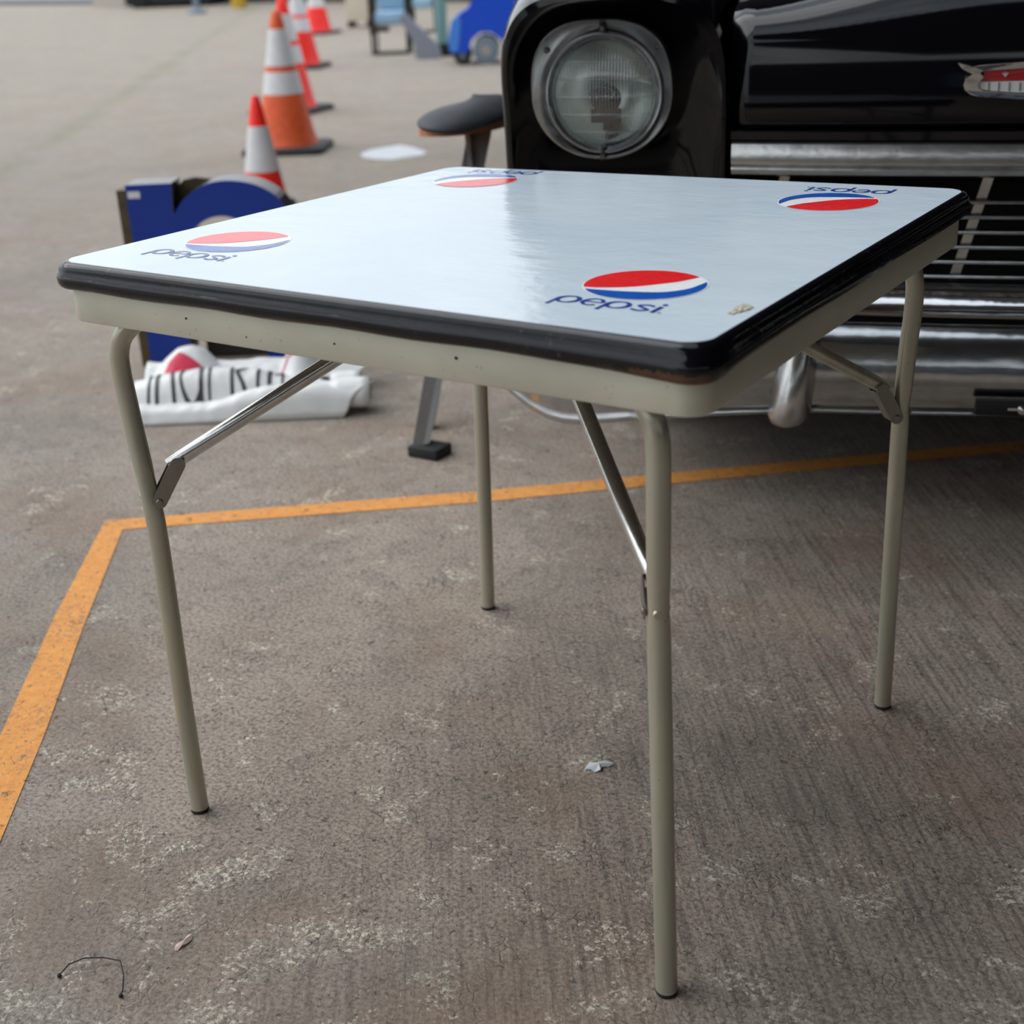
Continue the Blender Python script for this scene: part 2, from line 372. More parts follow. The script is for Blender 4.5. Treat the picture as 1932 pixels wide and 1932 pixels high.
LEGS = {
 'L': ([(.0495, .0510, .005), (.0475, .050, .18), (.0460, .050, .37), (.0415, .049, .433), (.031, .0485, .52), (.0270, .047, .575), (.0300, .047, .600), (.040, .050, .619), (.058, .062, .634), (.085, .09, .645)],
       [(.058, .056, .452), (.0645, .0645, .461), (.09, .09, .481), (.209, .209, .570), (.30, .30, .638)]),
 'N': ([(.7085, .0400, .005), (.7045, .040, .18), (.7020, .040, .30), (.6995, .040, .432), (.6995, .040, .55), (.6990, .040, .585), (.6960, .041, .606), (.6860, .045, .623), (.668, .062, .636), (.64, .09, .645)],
       [(.690, .062, .4335), (.684, .066, .438), (.660, .088, .458), (.516, .224, .556), (.40, .335, .638)]),
 'R': ([(.711, .7023, .005), (.710, .702, .227), (.7095, .702, .40), (.7100, .702, .44), (.7135, .702, .516), (.7165, .702, .56), (.7165, .701, .595), (.710, .696, .620), (.695, .682, .636), (.66, .65, .645)],
       [(.700, .692, .450), (.694, .686, .458), (.680, .672, .473), (.613, .603, .530), (.49, .48, .638)]),
 'B': ([(.0544, .7109, .005), (.058, .711, .227), (.060, .711, .378), (.062, .711, .44), (.062, .710, .56), (.062, .708, .600), (.070, .70, .622), (.09, .68, .638), (.12, .65, .645)],
       [(.070, .700, .44), (.078, .692, .45), (.20, .56, .54), (.32, .43, .638)]),
}
for key, (P, Bp) in LEGS.items():
    path = smooth_path(P, 8); sq = []; rd = []
    for q in path:
        pin = math.exp(-((q.z-.437)/.016)**2); rd.append(.0112*(1-.14*pin)); sq.append(1+.10*pin)
    g = G(); g.tube(path, rd, 28, squash=sq); leg = g.make('leg', M_leg, T, world=True)
    f = Vector(P[0]); g = G()
    g.lathe([(0, 0), (.0108, 0), (.0114, .0015), (.0113, .0045), (.0100, .006)], (f.x, f.y, .0005), 28); g.make('foot_cap', M_rubber, leg, world=True, label='black rubber foot cap')
    bp = smooth_path(Bp[1:], 6); g = G(); n_ = len(bp)
    rr = [.0088 for i in range(n_)]
    g.tube(bp, rr, 22, squash=[.55+.45*min(1, i/8) for i in range(n_)])
    br = g.make('brace', M_brace if key in 'LN' else M_leg, T, world=True, label='bright steel folding brace' if key in 'LN' else None)
    # pivot bracket: thin U-plate between the brace end and the leg
    a = Vector(Bp[0])+Vector((0, 0, .012)) ; leg_c = Vector((0, 0, 0))
    lp = min(path, key=lambda q: abs(q.z-.428)); inward = (Vector((S1/2, S2/2, lp.z))-lp).normalized()
    side = inward.cross(Vector((0, 0, 1))).normalized()
    p_lo = lp + inward*.0105 - Vector((0, 0, .004)); p_hi = Vector(Bp[1]) + inward*.010 + Vector((0, 0, .004))
    ax = (p_hi-p_lo).normalized(); nn = ax.cross(side).normalized(); g = G(); L_ = (p_hi-p_lo).length
    for sgn in (-1, 1):
        pl_ = []
        for t_, aa in [(0, x_) for x_ in range(90, 271, 20)] + [(1, x_) for x_ in range(-90, 91, 20)]:
            c0 = p_lo if t_ == 0 else p_hi
            pl_.append(c0 + ax*.0085*math.cos(math.radians(aa)) + nn*.0085*math.sin(math.radians(aa)))
        off = side*sgn*.0098
        g.loft([[q+off for q in pl_], [q+off+side*sgn*.0016 for q in pl_]], True, True, True)
    g.loft([[p_lo+side*.0098+nn*.0085, p_lo-side*.0098+nn*.0085, p_lo-side*.0098+nn*.0070, p_lo+side*.0098+nn*.0070],
            [p_hi+side*.0098+nn*.0085, p_hi-side*.0098+nn*.0085, p_hi-side*.0098+nn*.0070, p_hi+side*.0098+nn*.0070]], True, True, True)
    bk = g.make('pivot_bracket', M_bracket, T, world=True, label='dull steel pivot bracket')
    g = G(); g.tube([p_lo-side*.0135, p_lo-side*.0125, p_lo+side*.0125, p_lo+side*.0135], [.0028, .0040, .0040, .0028], 14); g.make('pivot_pin', M_bracket, bk, world=True)
    g = G(); c0 = lp-inward*.0085-side*.004; g.tube([c0-inward*.0005, c0-inward*.0028], [.0046, .0036], 14); g.make('bolt_head', M_leg, leg, world=True)

# printed logos -----------------------------------------------------------
def logo(cx, cy, flip):
    r = .0578; s_ = -1 if flip else 1
    def P3(q, dz): x = cx+s_*q[0]; y = cy+s_*q[1]; return (x, y, zw(x, y)+dz)
    ang = lambda q: math.degrees(math.atan2(q[1], q[0]))
    def onc(q): a = math.atan2(q[1], q[0]); return (r*math.cos(a), r*math.sin(a))
    g = G()
    disc = arc(0, 0, r+.0014, r+.0014, 0, 360, 72)[:-1]
    g.add([P3(q, .0003) for q in disc], [tuple(range(len(disc)))], 3)
    # red: arc over the upper left, wave below
    a0 = ang((-.047, -.031)) % 360; a1 = ang((.034, .0465)) % 360
    red = arc(0, 0, r, r, a0, a1, 44) + [tuple(q[:2]) for q in smooth_path([(.0345, .0464, 0), (.026, .026, 0), (.017, .013, 0), (-.007, -.0135, 0), (-.033, -.0278, 0), (-.0485, -.0312, 0)], 6)[1:-1]]
    g.add([P3(q, .0005) for q in red], [tuple(range(len(red)))], 0)
    b0 = ang((-.044, -.0375)) % 360; b1 = ang((.0495, .030)) % 360 + 360
    blue = arc(0, 0, r, r, b0, b1, 44) + [tuple(q[:2]) for q in smooth_path([(.0485, .0312, 0), (.0475, .018, 0), (.0435, -.001, 0), (.028, -.0205, 0), (-.003, -.0312, 0), (-.028, -.0355, 0), (-.0445, -.0370, 0)], 6)[1:-1]]
    g.add([P3(q, .0005) for q in blue], [tuple(range(len(blue)))], 1)
    # wordmark strokes
    X = .0240; x = -.0500; y0 = -.0900; W = .0036; st = []
    def bowl(x): return arc(x+.0118, y0+X/2, .0102, X/2-.0012, 0, 360, 40)
    thick = lambda pts, wmin, wmax, cx_: [wmin+(wmax-wmin)*min(1, abs(q[0]-cx_)/.011) for q in pts]
    for ch in 'pepsi':
        if ch == 'p':
            b_ = bowl(x); st.append((b_, thick(b_, .0024, .0050, x+.0118))); st.append((seg((x+.0008, y0-.0095), (x+.0012, y0+X*.55)), W)); x += .0272
        elif ch == 'e':
            b_ = arc(x+.0100, y0+X/2, .0092, X/2-.0012, 6, 312, 40); st.append((b_, thick(b_, .0024, .0044, x+.0100)))
            st.append((seg((x+.002, y0+X*.50), (x+.0192, y0+X*.50)), .0024)); x += .0238
        elif ch == 's':
            q = smooth_path([(x+.0175, y0+X*.80, 0), (x+.010, y0+X-.002, 0), (x+.0030, y0+X*.74, 0), (x+.0095, y0+X*.50, 0), (x+.0165, y0+X*.28, 0), (x+.0095, y0+.0018, 0), (x+.0010, y0+X*.20, 0)], 7)
            st.append(([v[:2] for v in q], .0034)); x += .0215
        else:
            st.append((seg((x+.0022, y0), (x+.0022, y0+X*.88)), .0042)); st.append((arc(x+.0022, y0+X*1.16, .0014, .0014, 0, 360, 16), .0026)); x += .0065
    st.append((arc(x+.0022, y0+.002, .0014, .0014, 0, 360, 14), .0007)); st.append((seg((x+.0016, y0+.001), (x+.0026, y0+.003), 2), .0006))
    for pts, w in st:
        V, Fc = ribbon2(pts, w); g.add([P3(q, .0005) for q in V], Fc, 2)
    g.make('printed_logo', M_dred, top, world=True, smooth=False, mats=[M_dred, M_dblue, M_dtext, M_dwhite])
for a_ in ((.6225, .1655, 0), (.112, .1665, 0), (.6300, .6230, 1), (.1180, .6390, 1)): logo(*a_)
# patch of torn residue near the right edge of the tabletop
g = G(); c0 = Vector((.7400, .119))
pl_ = [];
for i in range(26):
    a = 2*PI*i/26; rr_ = .0095*(1+.16*math.sin(3*a+1)+.22*random.uniform(-1, 1)); x = c0.x+rr_*math.cos(a)*.8; y = c0.y+rr_*math.sin(a)*1.9; pl_.append((x, y, zw(x, y)+.0008))
g.add(pl_+[(c0.x, c0.y, zw(c0.x, c0.y)+.002)], [(i, (i+1) % 26, 26) for i in range(26)])
k = NT('glue_residue'); p = k.pos(); k.l(k.mix(k.ramp(k.noise(p, 300, 4, .8), .42, .6), (.70, .72, .64, 1), (.38, .28, .17, 1)), k.b.inputs['Base Color']); k.b.inputs['Roughness'].default_value = .3
k.l(k.bump(k.noise(p, 350, 3), 1, .002), k.b.inputs['Normal']); M_res = k.m
g.make('residue_patch', M_res, top, world=True, label='torn cream sticker residue')

# ------------------------------------------------------------------ bits on the floor
def scrap(name, cu, pts, mat, label, cat, lift=.002):
    c_ = ground(*cu); V = [ground(cu[0]+a, cu[1]+b) for a, b in pts]; n = len(V)
    g = G(); g.add([(v.x, v.y, lift+.0015*math.sin(i*2.1)) for i, v in enumerate(V)]+[(c_.x, c_.y, lift+.003)], [(i, (i+1) % n, n) for i in range(n)])
    g.add([(v.x, v.y, lift*.3) for v in V], [tuple(range(n))[::-1]])
    o = g.make(name, mat, smooth=False); tag(o, label, cat)
M_plastic = simple('pale_plastic', (.62, .65, .68), .35)
M_chip = simple('pinkish_wood_chip', (.60, .46, .40), .7)
scrap('plastic_scrap', (1130, 1446), [(-27, 6), (-18, -4), (-5, -7), (12, -9), (28, -2), (20, 1), (6, 3), (3, 10), (-8, 12), (-14, 8)], M_plastic, 'crumpled scrap of pale translucent plastic left of the nearest table leg', 'litter')
scrap('wood_chip', (349, 1780), [(-20, 14), (-16, 6), (-4, -4), (6, -13), (14, -14), (14, -7), (4, 3), (-6, 8), (-14, 15)], M_chip, 'small pinkish wood chip on the concrete below the left table leg', 'litter')
pts = [ground(u, v, .003) for u, v in ((112, 1840), (130, 1822), (160, 1812), (195, 1812), (228, 1818), (234, 1845), (232, 1870), (228, 1878))]
g = G(); g.tube([(q.x, q.y, .003+.004*math.sin(i/7*PI)) for i, q in enumerate(pts)], .0008, 6)
for q in (pts[0], pts[-1]): g.lathe([(0, 0), (.0025, .001), (.002, .004), (0, .005)], (q.x, q.y, 0.0005), 8)
tag(g.make('wire', M_rubber), 'thin bent black wire lying on the concrete at the bottom left', 'wire')
stn = [(680, 290), (700, 282), (730, 277), (755, 273), (780, 278), (806, 287), (795, 293), (770, 296), (740, 301), (705, 300), (684, 297)]
g = G(); V = [ground(u, v, .0015) for u, v in stn]; g.add(V, [tuple(range(len(V)))])
tag(g.make('paint_stain', M_paint_white, smooth=False), 'pale grey-white stain on the concrete right of the traffic cones', 'stain')

# ------------------------------------------------------------------ traffic cones
def cone(u, v, H, style, label, rz=.3):
    c = ground(u, v); body = M_coneO if style == 'orange' else M_coneR; small = style == 'small'
    T_ = thing('traffic_cone', label, 'traffic cone', (c.x, c.y, 0), rz, 'traffic cones in a row behind the blue letter')
    r0 = .155*H/.7 if style != 'small' else .092; r1 = .026*H/.7; hb = .035
    R = lambda t: r0+(r1-r0)*t
    def band(t0, t1, extra=0.0):
        return [(R(t0)+extra, hb+(H-hb)*t0), (R(t1)+extra, hb+(H-hb)*t1)]
    g = G(); prof = [(r0*1.10, hb*.8), (r0*1.02, hb+.012)]+[(R(t/10), hb+(H-hb)*t/10) for t in range(1, 10)]+[(r1, H-.006), (r1*.8, H), (r1*.5, H), (r1*.45, H-.05)]
    g.lathe(prof, n=36); g.make('cone_body', body, T_)
    bands = {'orange': ((.39, .555), (.60, .87)), 'red': ((.40, .56), (.60, .84)), 'small': ((.30, .72),)}[style]
    for t0, t1 in bands:
        g = G(); g.lathe([(R(t0)-.001, hb+(H-hb)*t0-.001)]+band(t0, t1, .0025)+[(R(t1)-.001, hb+(H-hb)*t1+.001)], n=36); g.make('reflective_collar', M_coneW, T_, label='white collar')
    g = G(); w = r0*(2.3 if small else 2.75); bm_h = hb
    pts_ = []
    for (sx, sy, a0) in ((1, -1, -90), (1, 1, 0), (-1, 1, 90), (-1, -1, 180)):
        for i in range(5):
            a = math.radians(a0+22.5*i); pts_.append((sx*(w/2-.05)+.05*math.cos(a), sy*(w/2-.05)+.05*math.sin(a)))
    g.loft([[(x, y, .001) for x, y in pts_], [(x, y, bm_h*.75) for x, y in pts_], [(x*.94, y*.94, bm_h) for x, y in pts_]], True, True, True)
    g.make('base', M_coneB, T_)
    return T_
cone(503, 396, .455, 'small', 'short red and white cone directly behind the blue letter')
cone(545, 284, .70, 'orange', 'faded orange cone with two grey-white bands, tallest and nearest of the full-size ones', .5)
cone(551, 211, .715, 'red', 'red cone half hidden right behind the faded orange cone', .2)
cone(571, 128, .72, 'red', 'bright red cone with white bands, second farthest in the row', .4)
cone(601, 64, .72, 'red', 'farthest red cone in the row, cut by the top of the photo', .1)

# ------------------------------------------------------------------ blue channel letter
p0 = ground(288, 700); e_ = (ground(585, 688)-p0); e_.z = 0; e_.normalize(); nf = Vector((e_.y, -e_.x, 0))
Lt = thing('channel_letter', 'large blue channel letter n standing on the concrete behind the table', 'sign letter', tuple(p0), math.atan2(e_.y, e_.x))
def lp2(u, v): q = on_plane(u, v, p0, nf); d = q-p0; return (d.dot(e_), max(0.001, d.z))
outer = [lp2(235, 350), lp2(322, 346), lp2(326, 408)]
sp = smooth_path([Vector((*lp2(326, 408), 0)), Vector((*lp2(350, 372), 0)), Vector((*lp2(390, 347), 0)), Vector((*lp2(437, 341), 0)), Vector((*lp2(490, 352), 0)), Vector((*lp2(535, 385), 0)), Vector((*lp2(562, 450), 0)), Vector((*lp2(572, 530), 0))], 5)
outer += [tuple(v[:2]) for v in sp[1:]] + [lp2(588, 688), lp2(508, 690)]
inn = smooth_path([Vector((*lp2(499, 560), 0)), Vector((*lp2(492, 480), 0)), Vector((*lp2(470, 430), 0)), Vector((*lp2(425, 408), 0)), Vector((*lp2(380, 420), 0)), Vector((*lp2(352, 460), 0)), Vector((*lp2(345, 540), 0))], 5)
outer += [tuple(v[:2]) for v in inn] + [lp2(364, 697), lp2(288, 700)]
g = G(); g.prism(outer, lambda q: (q[0], 0, q[1]), lambda q: (q[0], .006, q[1])); g.make('face', M_blueface, Lt, smooth=False, label='flat blue face')
g = G(); n = len(outer); A_ = [(x, .007, z_) for x, z_ in outer]; B_ = [(x, .105, z_) for x, z_ in outer]
g.add(A_+B_, [(i, (i+1) % n, (i+1) % n+n, i+n) for i in range(n)]); g.make('return', M_retblack, Lt, smooth=False, label='black glossy side return')
x0_ = outer[0][0]; xb = outer[-1][0]
g = G(); zt = outer[0][1]
dk = [(x0_-.034, zt-.018), (x0_-.002, zt-.018), (xb-.002, .002), (xb-.034, .002)]
g.prism(dk, lambda q: (q[0], .04, q[1]), lambda q: (q[0], .10, q[1])); g.make('mounting_frame', M_olive, Lt, smooth=False, label='olive brown frame strip at the left side')
g = G(); dk = [lp2(318, 352), lp2(330, 338), lp2(352, 333), lp2(385, 336), lp2(395, 345), lp2(352, 380), lp2(326, 412)]
g.prism(dk, lambda q: (q[0], .090, q[1]-.016), lambda q: (q[0], .104, q[1]-.016)); g.make('back_panel', M_olive, Lt, smooth=False)
g = G(); a = lp2(240, 362); b = lp2(265, 374); g.add([(a[0], -.001, a[1]), (b[0], -.001, a[1]), (b[0], -.001, b[1]), (a[0], -.001, b[1])], [(0, 1, 2, 3)]); g.make('sticker', M_banner, Lt, smooth=False, label='small white sticker in the corner')

g = G(); ca, cb_ = lp2(372, 690), lp2(505, 690); g.box(((ca[0]+cb_[0])/2, .16, .05), (cb_[0]-ca[0]-.01, .09, .096), bev=.004); g.make('shadow_box', simple('dark_brown_box', (.045, .036, .030), .6), Lt, smooth=False)  # added dark box stands in for the shadow between the stems
# ------------------------------------------------------------------ crumpled banner
bo = ground(262, 806); be = ground(640, 790)-bo; be.z = 0; be.normalize(); rz = math.atan2(be.y, be.x)
Bn = thing('crumpled_banner', 'crumpled white vinyl banner with red shapes and black letters in front of the blue letter', 'banner', tuple(bo), rz)
def hz(u, v):
    # front roll
    r1 = .036; z1 = math.sqrt(max(0, 1-((v-.040)/.040)**2))*(.040+.034*min(1, max(0, (u-.15)/.15)))
    c2 = .135+.03*u; w2 = .066; z2 = math.sqrt(max(0, 1-((v-c2)/w2)**2))*(.075+.018*math.sin(u*11))
    pk1 = .118*math.exp(-(abs(u-.075)/.095)**2.4-((v-.255)/.075)**2); pk2 = .150*math.exp(-((u-.352)/.045)**2-((v-.255)/.07)**2)+.02*math.exp(-((u-.30)/.06)**2)*math.exp(-((v-.25)/.07)**2)
    rg = .075*math.exp(-((v-.27)/.07)**2)
    z_ = max(z1, z2, pk1, pk2, rg)
    z_ = z_+.006*noise.noise(Vector((u*14, v*14, 1)))+.003*noise.noise(Vector((u*40, v*40, 3)))
    ed = min(1, (v+.002)/.012)
    return max(.003, z_*max(.05, min(1, ed)))
def uend(v): return .47+.07*math.sin(v*30)-.25*max(0, v-.2)
g = G(); NU, NV = 90, 70; V = []
for j in range(NV+1):
    v = .33*j/NV
    for i in range(NU+1):
        u = -.03+(uend(v)+.03)*i/NU; V.append((u, v, hz(u, v)))
n = NU+1; b0 = len(V); Fc = [(j*n+i, j*n+i+1, (j+1)*n+i+1, (j+1)*n+i) for j in range(NV) for i in range(NU)]
g.add(V, Fc); vn = g.make('sheet', M_banner, Bn, angle=80)
md = vn.modifiers.new('solidify', 'SOLIDIFY'); md.thickness = .002; md.offset = -1
# open right ends of the rolls (dark hollow with a curled lip)
g = G()
for (c2, r_, u_, ln) in ((.055, .040, .44, .09), (.150, .034, .43, .07)):
    rings = []
    for kx in range(5):
        rings.append([(u_+ln*kx/4, c2+r_*math.cos(math.radians(a)), .004+max(0, (r_*.95)*(1+math.sin(math.radians(a))))) for a in range(-40, 221, 13)])
    g.loft(rings, False)
cu = g.make('curled_end', M_banner, Bn, angle=80); md = cu.modifiers.new('solidify', 'SOLIDIFY'); md.thickness = .002
def drape(name, polys, mat, dz=.0022):
    g = G()
    for V2, F2 in polys: g.add([(q[0], q[1], hz(q[0], q[1])+dz) for q in V2], F2)
    g.make(name, mat, vn, smooth=False)
def quadpoly(P4, n=10):
    a, b, c_, d = [Vector(q) for q in P4]; V = []; Fc = []
    for i in range(n+1):
        for j in range(n+1):
            s_, t = i/n, j/n; V.append((a*(1-s_)*(1-t)+b*s_*(1-t)+c_*s_*t+d*(1-s_)*t))
    for i in range(n):
        for j in range(n): Fc.append((i*(n+1)+j, (i+1)*(n+1)+j, (i+1)*(n+1)+j+1, i*(n+1)+j+1))
    return V, Fc
vb, vt = .072, .150; st = []
def S(pts, w=.007): st.append(ribbon2(pts, w))
S(seg((.010, vb), (.008, vt), 10)); S(seg((.030, vb), (.026, vt), 10), .010); S(seg((.072, vb-.006), (.058, vt+.005), 12), .009)
S(arc(.112, .112, .028, .040, 40, 320, 26), .007); S(seg((.134, vb), (.130, vt+.006), 12), .010)
S(seg((.153, vb), (.150, vt+.006), 12), .006)
S(seg((.206, vb+.004), (.200, vt+.012), 12), .009); S(seg((.235, vt+.012), (.214, .122), 8), .010); S(seg((.214, .122), (.240, vb+.006), 8), .009)
S(seg((.264, vb+.02), (.262, vt+.014), 10), .008); S(seg((.290, vb+.02), (.288, vt+.014), 10), .010); S(arc(.298, .150, .014, .014, -80, 100, 12), .006)
S(seg((.320, vb+.03), (.318, vt+.014), 10), .006)
drape('black_lettering', st, M_bblack)
drape('red_print', [quadpoly([(.010, .196), (.060, .192), (.060, .232), (.035, .222)]), quadpoly([(.060, .192), (.165, .190), (.110, .215), (.060, .232)])], M_bred, .0035)
drape('red_print', [quadpoly([(.328, .212), (.366, .212), (.374, .246), (.338, .250)]), quadpoly([(.255, .198), (.328, .220), (.328, .226), (.250, .203)])], M_bred, .0035)

# ------------------------------------------------------------------ stool beside the car
fb = ground(812, 862); tp_p = CAM + ray(905, 250)*((fb-CAM).dot(FW))
St = thing('trestle', 'grey metal trestle with a black pad on top, beside the car fender', 'trestle', (fb.x, fb.y, 0), 0)
dpt = (fb-CAM).dot(FW)
def at(u, v, dd=0.0): return CAM + ray(u, v)*(dpt+dd)
M_sleg = simple('grey_painted_leg', (.17, .16, .15), .45, .4, var=.2); M_ssil = simple('silver_flange', (.50, .50, .50), .3, .8)
M_cloth = simple('black_charcoal_vinyl', (.022, .024, .032), .6, bump=(25, .4, .004)); M_tan = simple('tan_brown_edge', (.42, .17, .07), .7, var=.3)
def bar(g, a, b, wa, wb, d, mi=0):
    """tapered bar between points a,b, width along RR, depth d along ground forward"""
    fwd = Vector((FW.x, FW.y, 0)).normalized(); r_ = Vector((RR.x, RR.y, 0)).normalized(); rings = []
    for p_, w in ((a, wa), (b, wb)):
        rings.append([p_-r_*w/2, p_+r_*w/2, p_+r_*w/2+fwd*d, p_-r_*w/2+fwd*d])
    g.loft(rings, True, True, True, mi)
g = G(); bar(g, Vector((at(791, 850).x, at(791, 850).y, .02)), at(903, 245, .02), .030, .045, .03); l1 = g.make('leg', M_sleg, St, world=True, smooth=False)
g = G(); q = at(806, 850); bar(g, Vector((q.x, q.y, .028)), at(922, 246, .03), .012, .014, .035); g.make('flange', M_ssil, l1, world=True, smooth=False, label='silver flange')
g = G(); bar(g, at(889, 330), at(880, 244), .009, .010, .02); g.make('side_strip', M_ssil, l1, world=True, smooth=False)
g = G(); q = at(806, 853); g.box((q.x, q.y+.01, .012), (.075, .06, .024), bev=.004); g.make('foot_cap', M_rubber, l1, world=True)
g = G(); q0 = ground(806, 812); q0.z = .001; q1 = CAM + ray(905, 246)*(dpt+.16); bar(g, q0, q1, .028, .040, .03); g.make('leg', M_sleg, St, world=True, smooth=False)
# seat pad: flattened, drooping on the left
c_ = at(893, 217, .09); g = G(); rings = []
for t_ in range(0, 13):
    a = PI*t_/12; rad = math.sin(a); hh_ = -math.cos(a)
    rg_ = []
    for j in range(40):
        b = 2*PI*j/40; rx = .100*(1+.05*math.sin(3*b)); ry = .21
        x = rad**.6*rx*math.cos(b) if rad > 0 else 0; y = rad**.6*ry*math.sin(b) if rad > 0 else 0
        droop = -.006*max(0, -x/.086)**1.5
        rg_.append((c_.x+x*.93-y*.2, c_.y+y+x*.2, c_.z+hh_*.020+droop+rad*.007*math.sin(b*2+.6)+(.016*(1-rad)*(1+.5*math.cos(b)) if t_ > 6 else 0)))
    rings.append(rg_)
g.loft(rings, True, True, True); g.make('pad', M_cloth, St, world=True, label='black pad')
g = G(); g.loft([[(c_.x-.008+(.097*math.cos(b))*.93-.18*math.sin(b)*.2, c_.y+.18*math.sin(b)+.097*math.cos(b)*.2, c_.z+zz-.008*max(0, -math.cos(b))**1.5) for b in [2*PI*j/32 for j in range(32)]] for zz in (-.022, -.010)], True, True, True)
g.make('board', M_tan, St, world=True, label='tan brown edge under the pad')

# ------------------------------------------------------------------ the car
AZ = math.radians(20); CO = Vector((.056, 1.116, 0))
Car = thing('car', 'black vintage car with chrome grille and bumper parked behind the table', 'car', tuple(CO), AZ)
Sc = .75        # centre line (local x); local y = backwards, z = up
def side_mirror(V): return [(2*Sc-v[0], v[1], v[2]) for v in V]
# fender loft
NT_ = 72
def sup(a, wl, wr, ht, hb, n=3.2):
    c, s_ = math.cos(a), math.sin(a); e = 2.0/n
    x = (abs(c)**e)*(wr if c > 0 else -wl); y = (abs(s_)**e)*(ht if s_ > 0 else -hb); return x, y
def fender_rings():
    cx, cz = .012, .735; R = []
    #      y,    wl,   wr,   ht,   hb, n, lean
    spec = [(.028, .112, .096, .128, .072, 2.3, 0.0),      # inner edge behind the bezel
            (.016, .140, .130, .140, .20, 2.8, .01),
            (.004, .155, .165, .160, .29, 3.2, .03),
            (-.012, .166, .184, .176, .315, 3.4, .05),
            (-.010, .174, .190, .186, .325, 3.5, .05),
            (.010, .182, .192, .196, .33, 3.5, .04),
            (.06, .192, .193, .212, .335, 3.5, .02),
            (.16, .208, .193, .232, .34, 3.5, 0),
            (.35, .228, .193, .250, .345, 3.6, 0), (.75, .240, .193, .262, .345, 3.8, 0), (1.3, .235, .193, .268, .345, 3.8, 0), (1.9, .215, .193, .268, .345, 3.8, 0)]
    for y, wl, wr, ht, hb, n_, lean in spec:
        ring = []
        for j in range(NT_):
            a = 2*PI*j/NT_; x, z_ = sup(a, wl, wr, ht, hb, n_); yy = y - lean*max(-.3, z_/ht if z_ > 0 else z_/hb*.6)
            ring.append((cx+x, yy, cz+z_))
        R.append(ring)
    return R
fr = fender_rings()
g = G(); g.loft(fr, True, False, True); g.make('fender', M_black, Car, angle=55)
g = G(); g.loft([side_mirror(r) for r in fr], True, False, True); g.make('fender', M_black, Car, angle=55)
# headlights
k = NT('headlamp_glass'); o = k.obj()
wv = k.n('ShaderNodeTexWave', wave_type='BANDS', bands_direction='X'); k.l(o, wv.inputs[0]); wv.inputs['Scale'].default_value = 62; wv.inputs['Distortion'].default_value = .25
wz = k.n('ShaderNodeTexWave', wave_type='BANDS', bands_direction='Z'); k.l(o, wz.inputs[0]); wz.inputs['Scale'].default_value = 11
hh = k.math('ADD', wv.outputs[1], k.math('MULTIPLY', k.ramp(wz.outputs[1], .93, 1), 1.2))
bm_ = k.bump(hh, .8, .0012)
rf = k.n('ShaderNodeBsdfRefraction'); rf.inputs['IOR'].default_value = 1.06; rf.inputs['Roughness'].default_value = .03; rf.inputs['Color'].default_value = (.95, .97, .96, 1); k.l(bm_, rf.inputs['Normal'])
tr = k.n('ShaderNodeBsdfTransparent'); tr.inputs[0].default_value = (.9, .93, .92, 1)
gl = k.n('ShaderNodeBsdfGlossy'); gl.inputs['Roughness'].default_value = .05; k.l(bm_, gl.inputs['Normal'])
df = k.n('ShaderNodeBsdfDiffuse'); df.inputs[0].default_value = (.55, .60, .57, 1); k.l(bm_, df.inputs['Normal'])
m1 = k.n('ShaderNodeMixShader'); m1.inputs[0].default_value = .16; k.l(tr.outputs[0], m1.inputs[1]); k.l(gl.outputs[0], m1.inputs[2])
m2 = k.n('ShaderNodeMixShader'); k.l(k.ramp(hh, .55, 1.3, .03, .26), m2.inputs[0]); k.l(m1.outputs[0], m2.inputs[1]); k.l(df.outputs[0], m2.inputs[2])
k.l(m2.outputs[0], k.out.inputs['Surface']); M_lens = k.m
M_refl = simple('lamp_reflector', (.80, .84, .81), .30, 1.0)
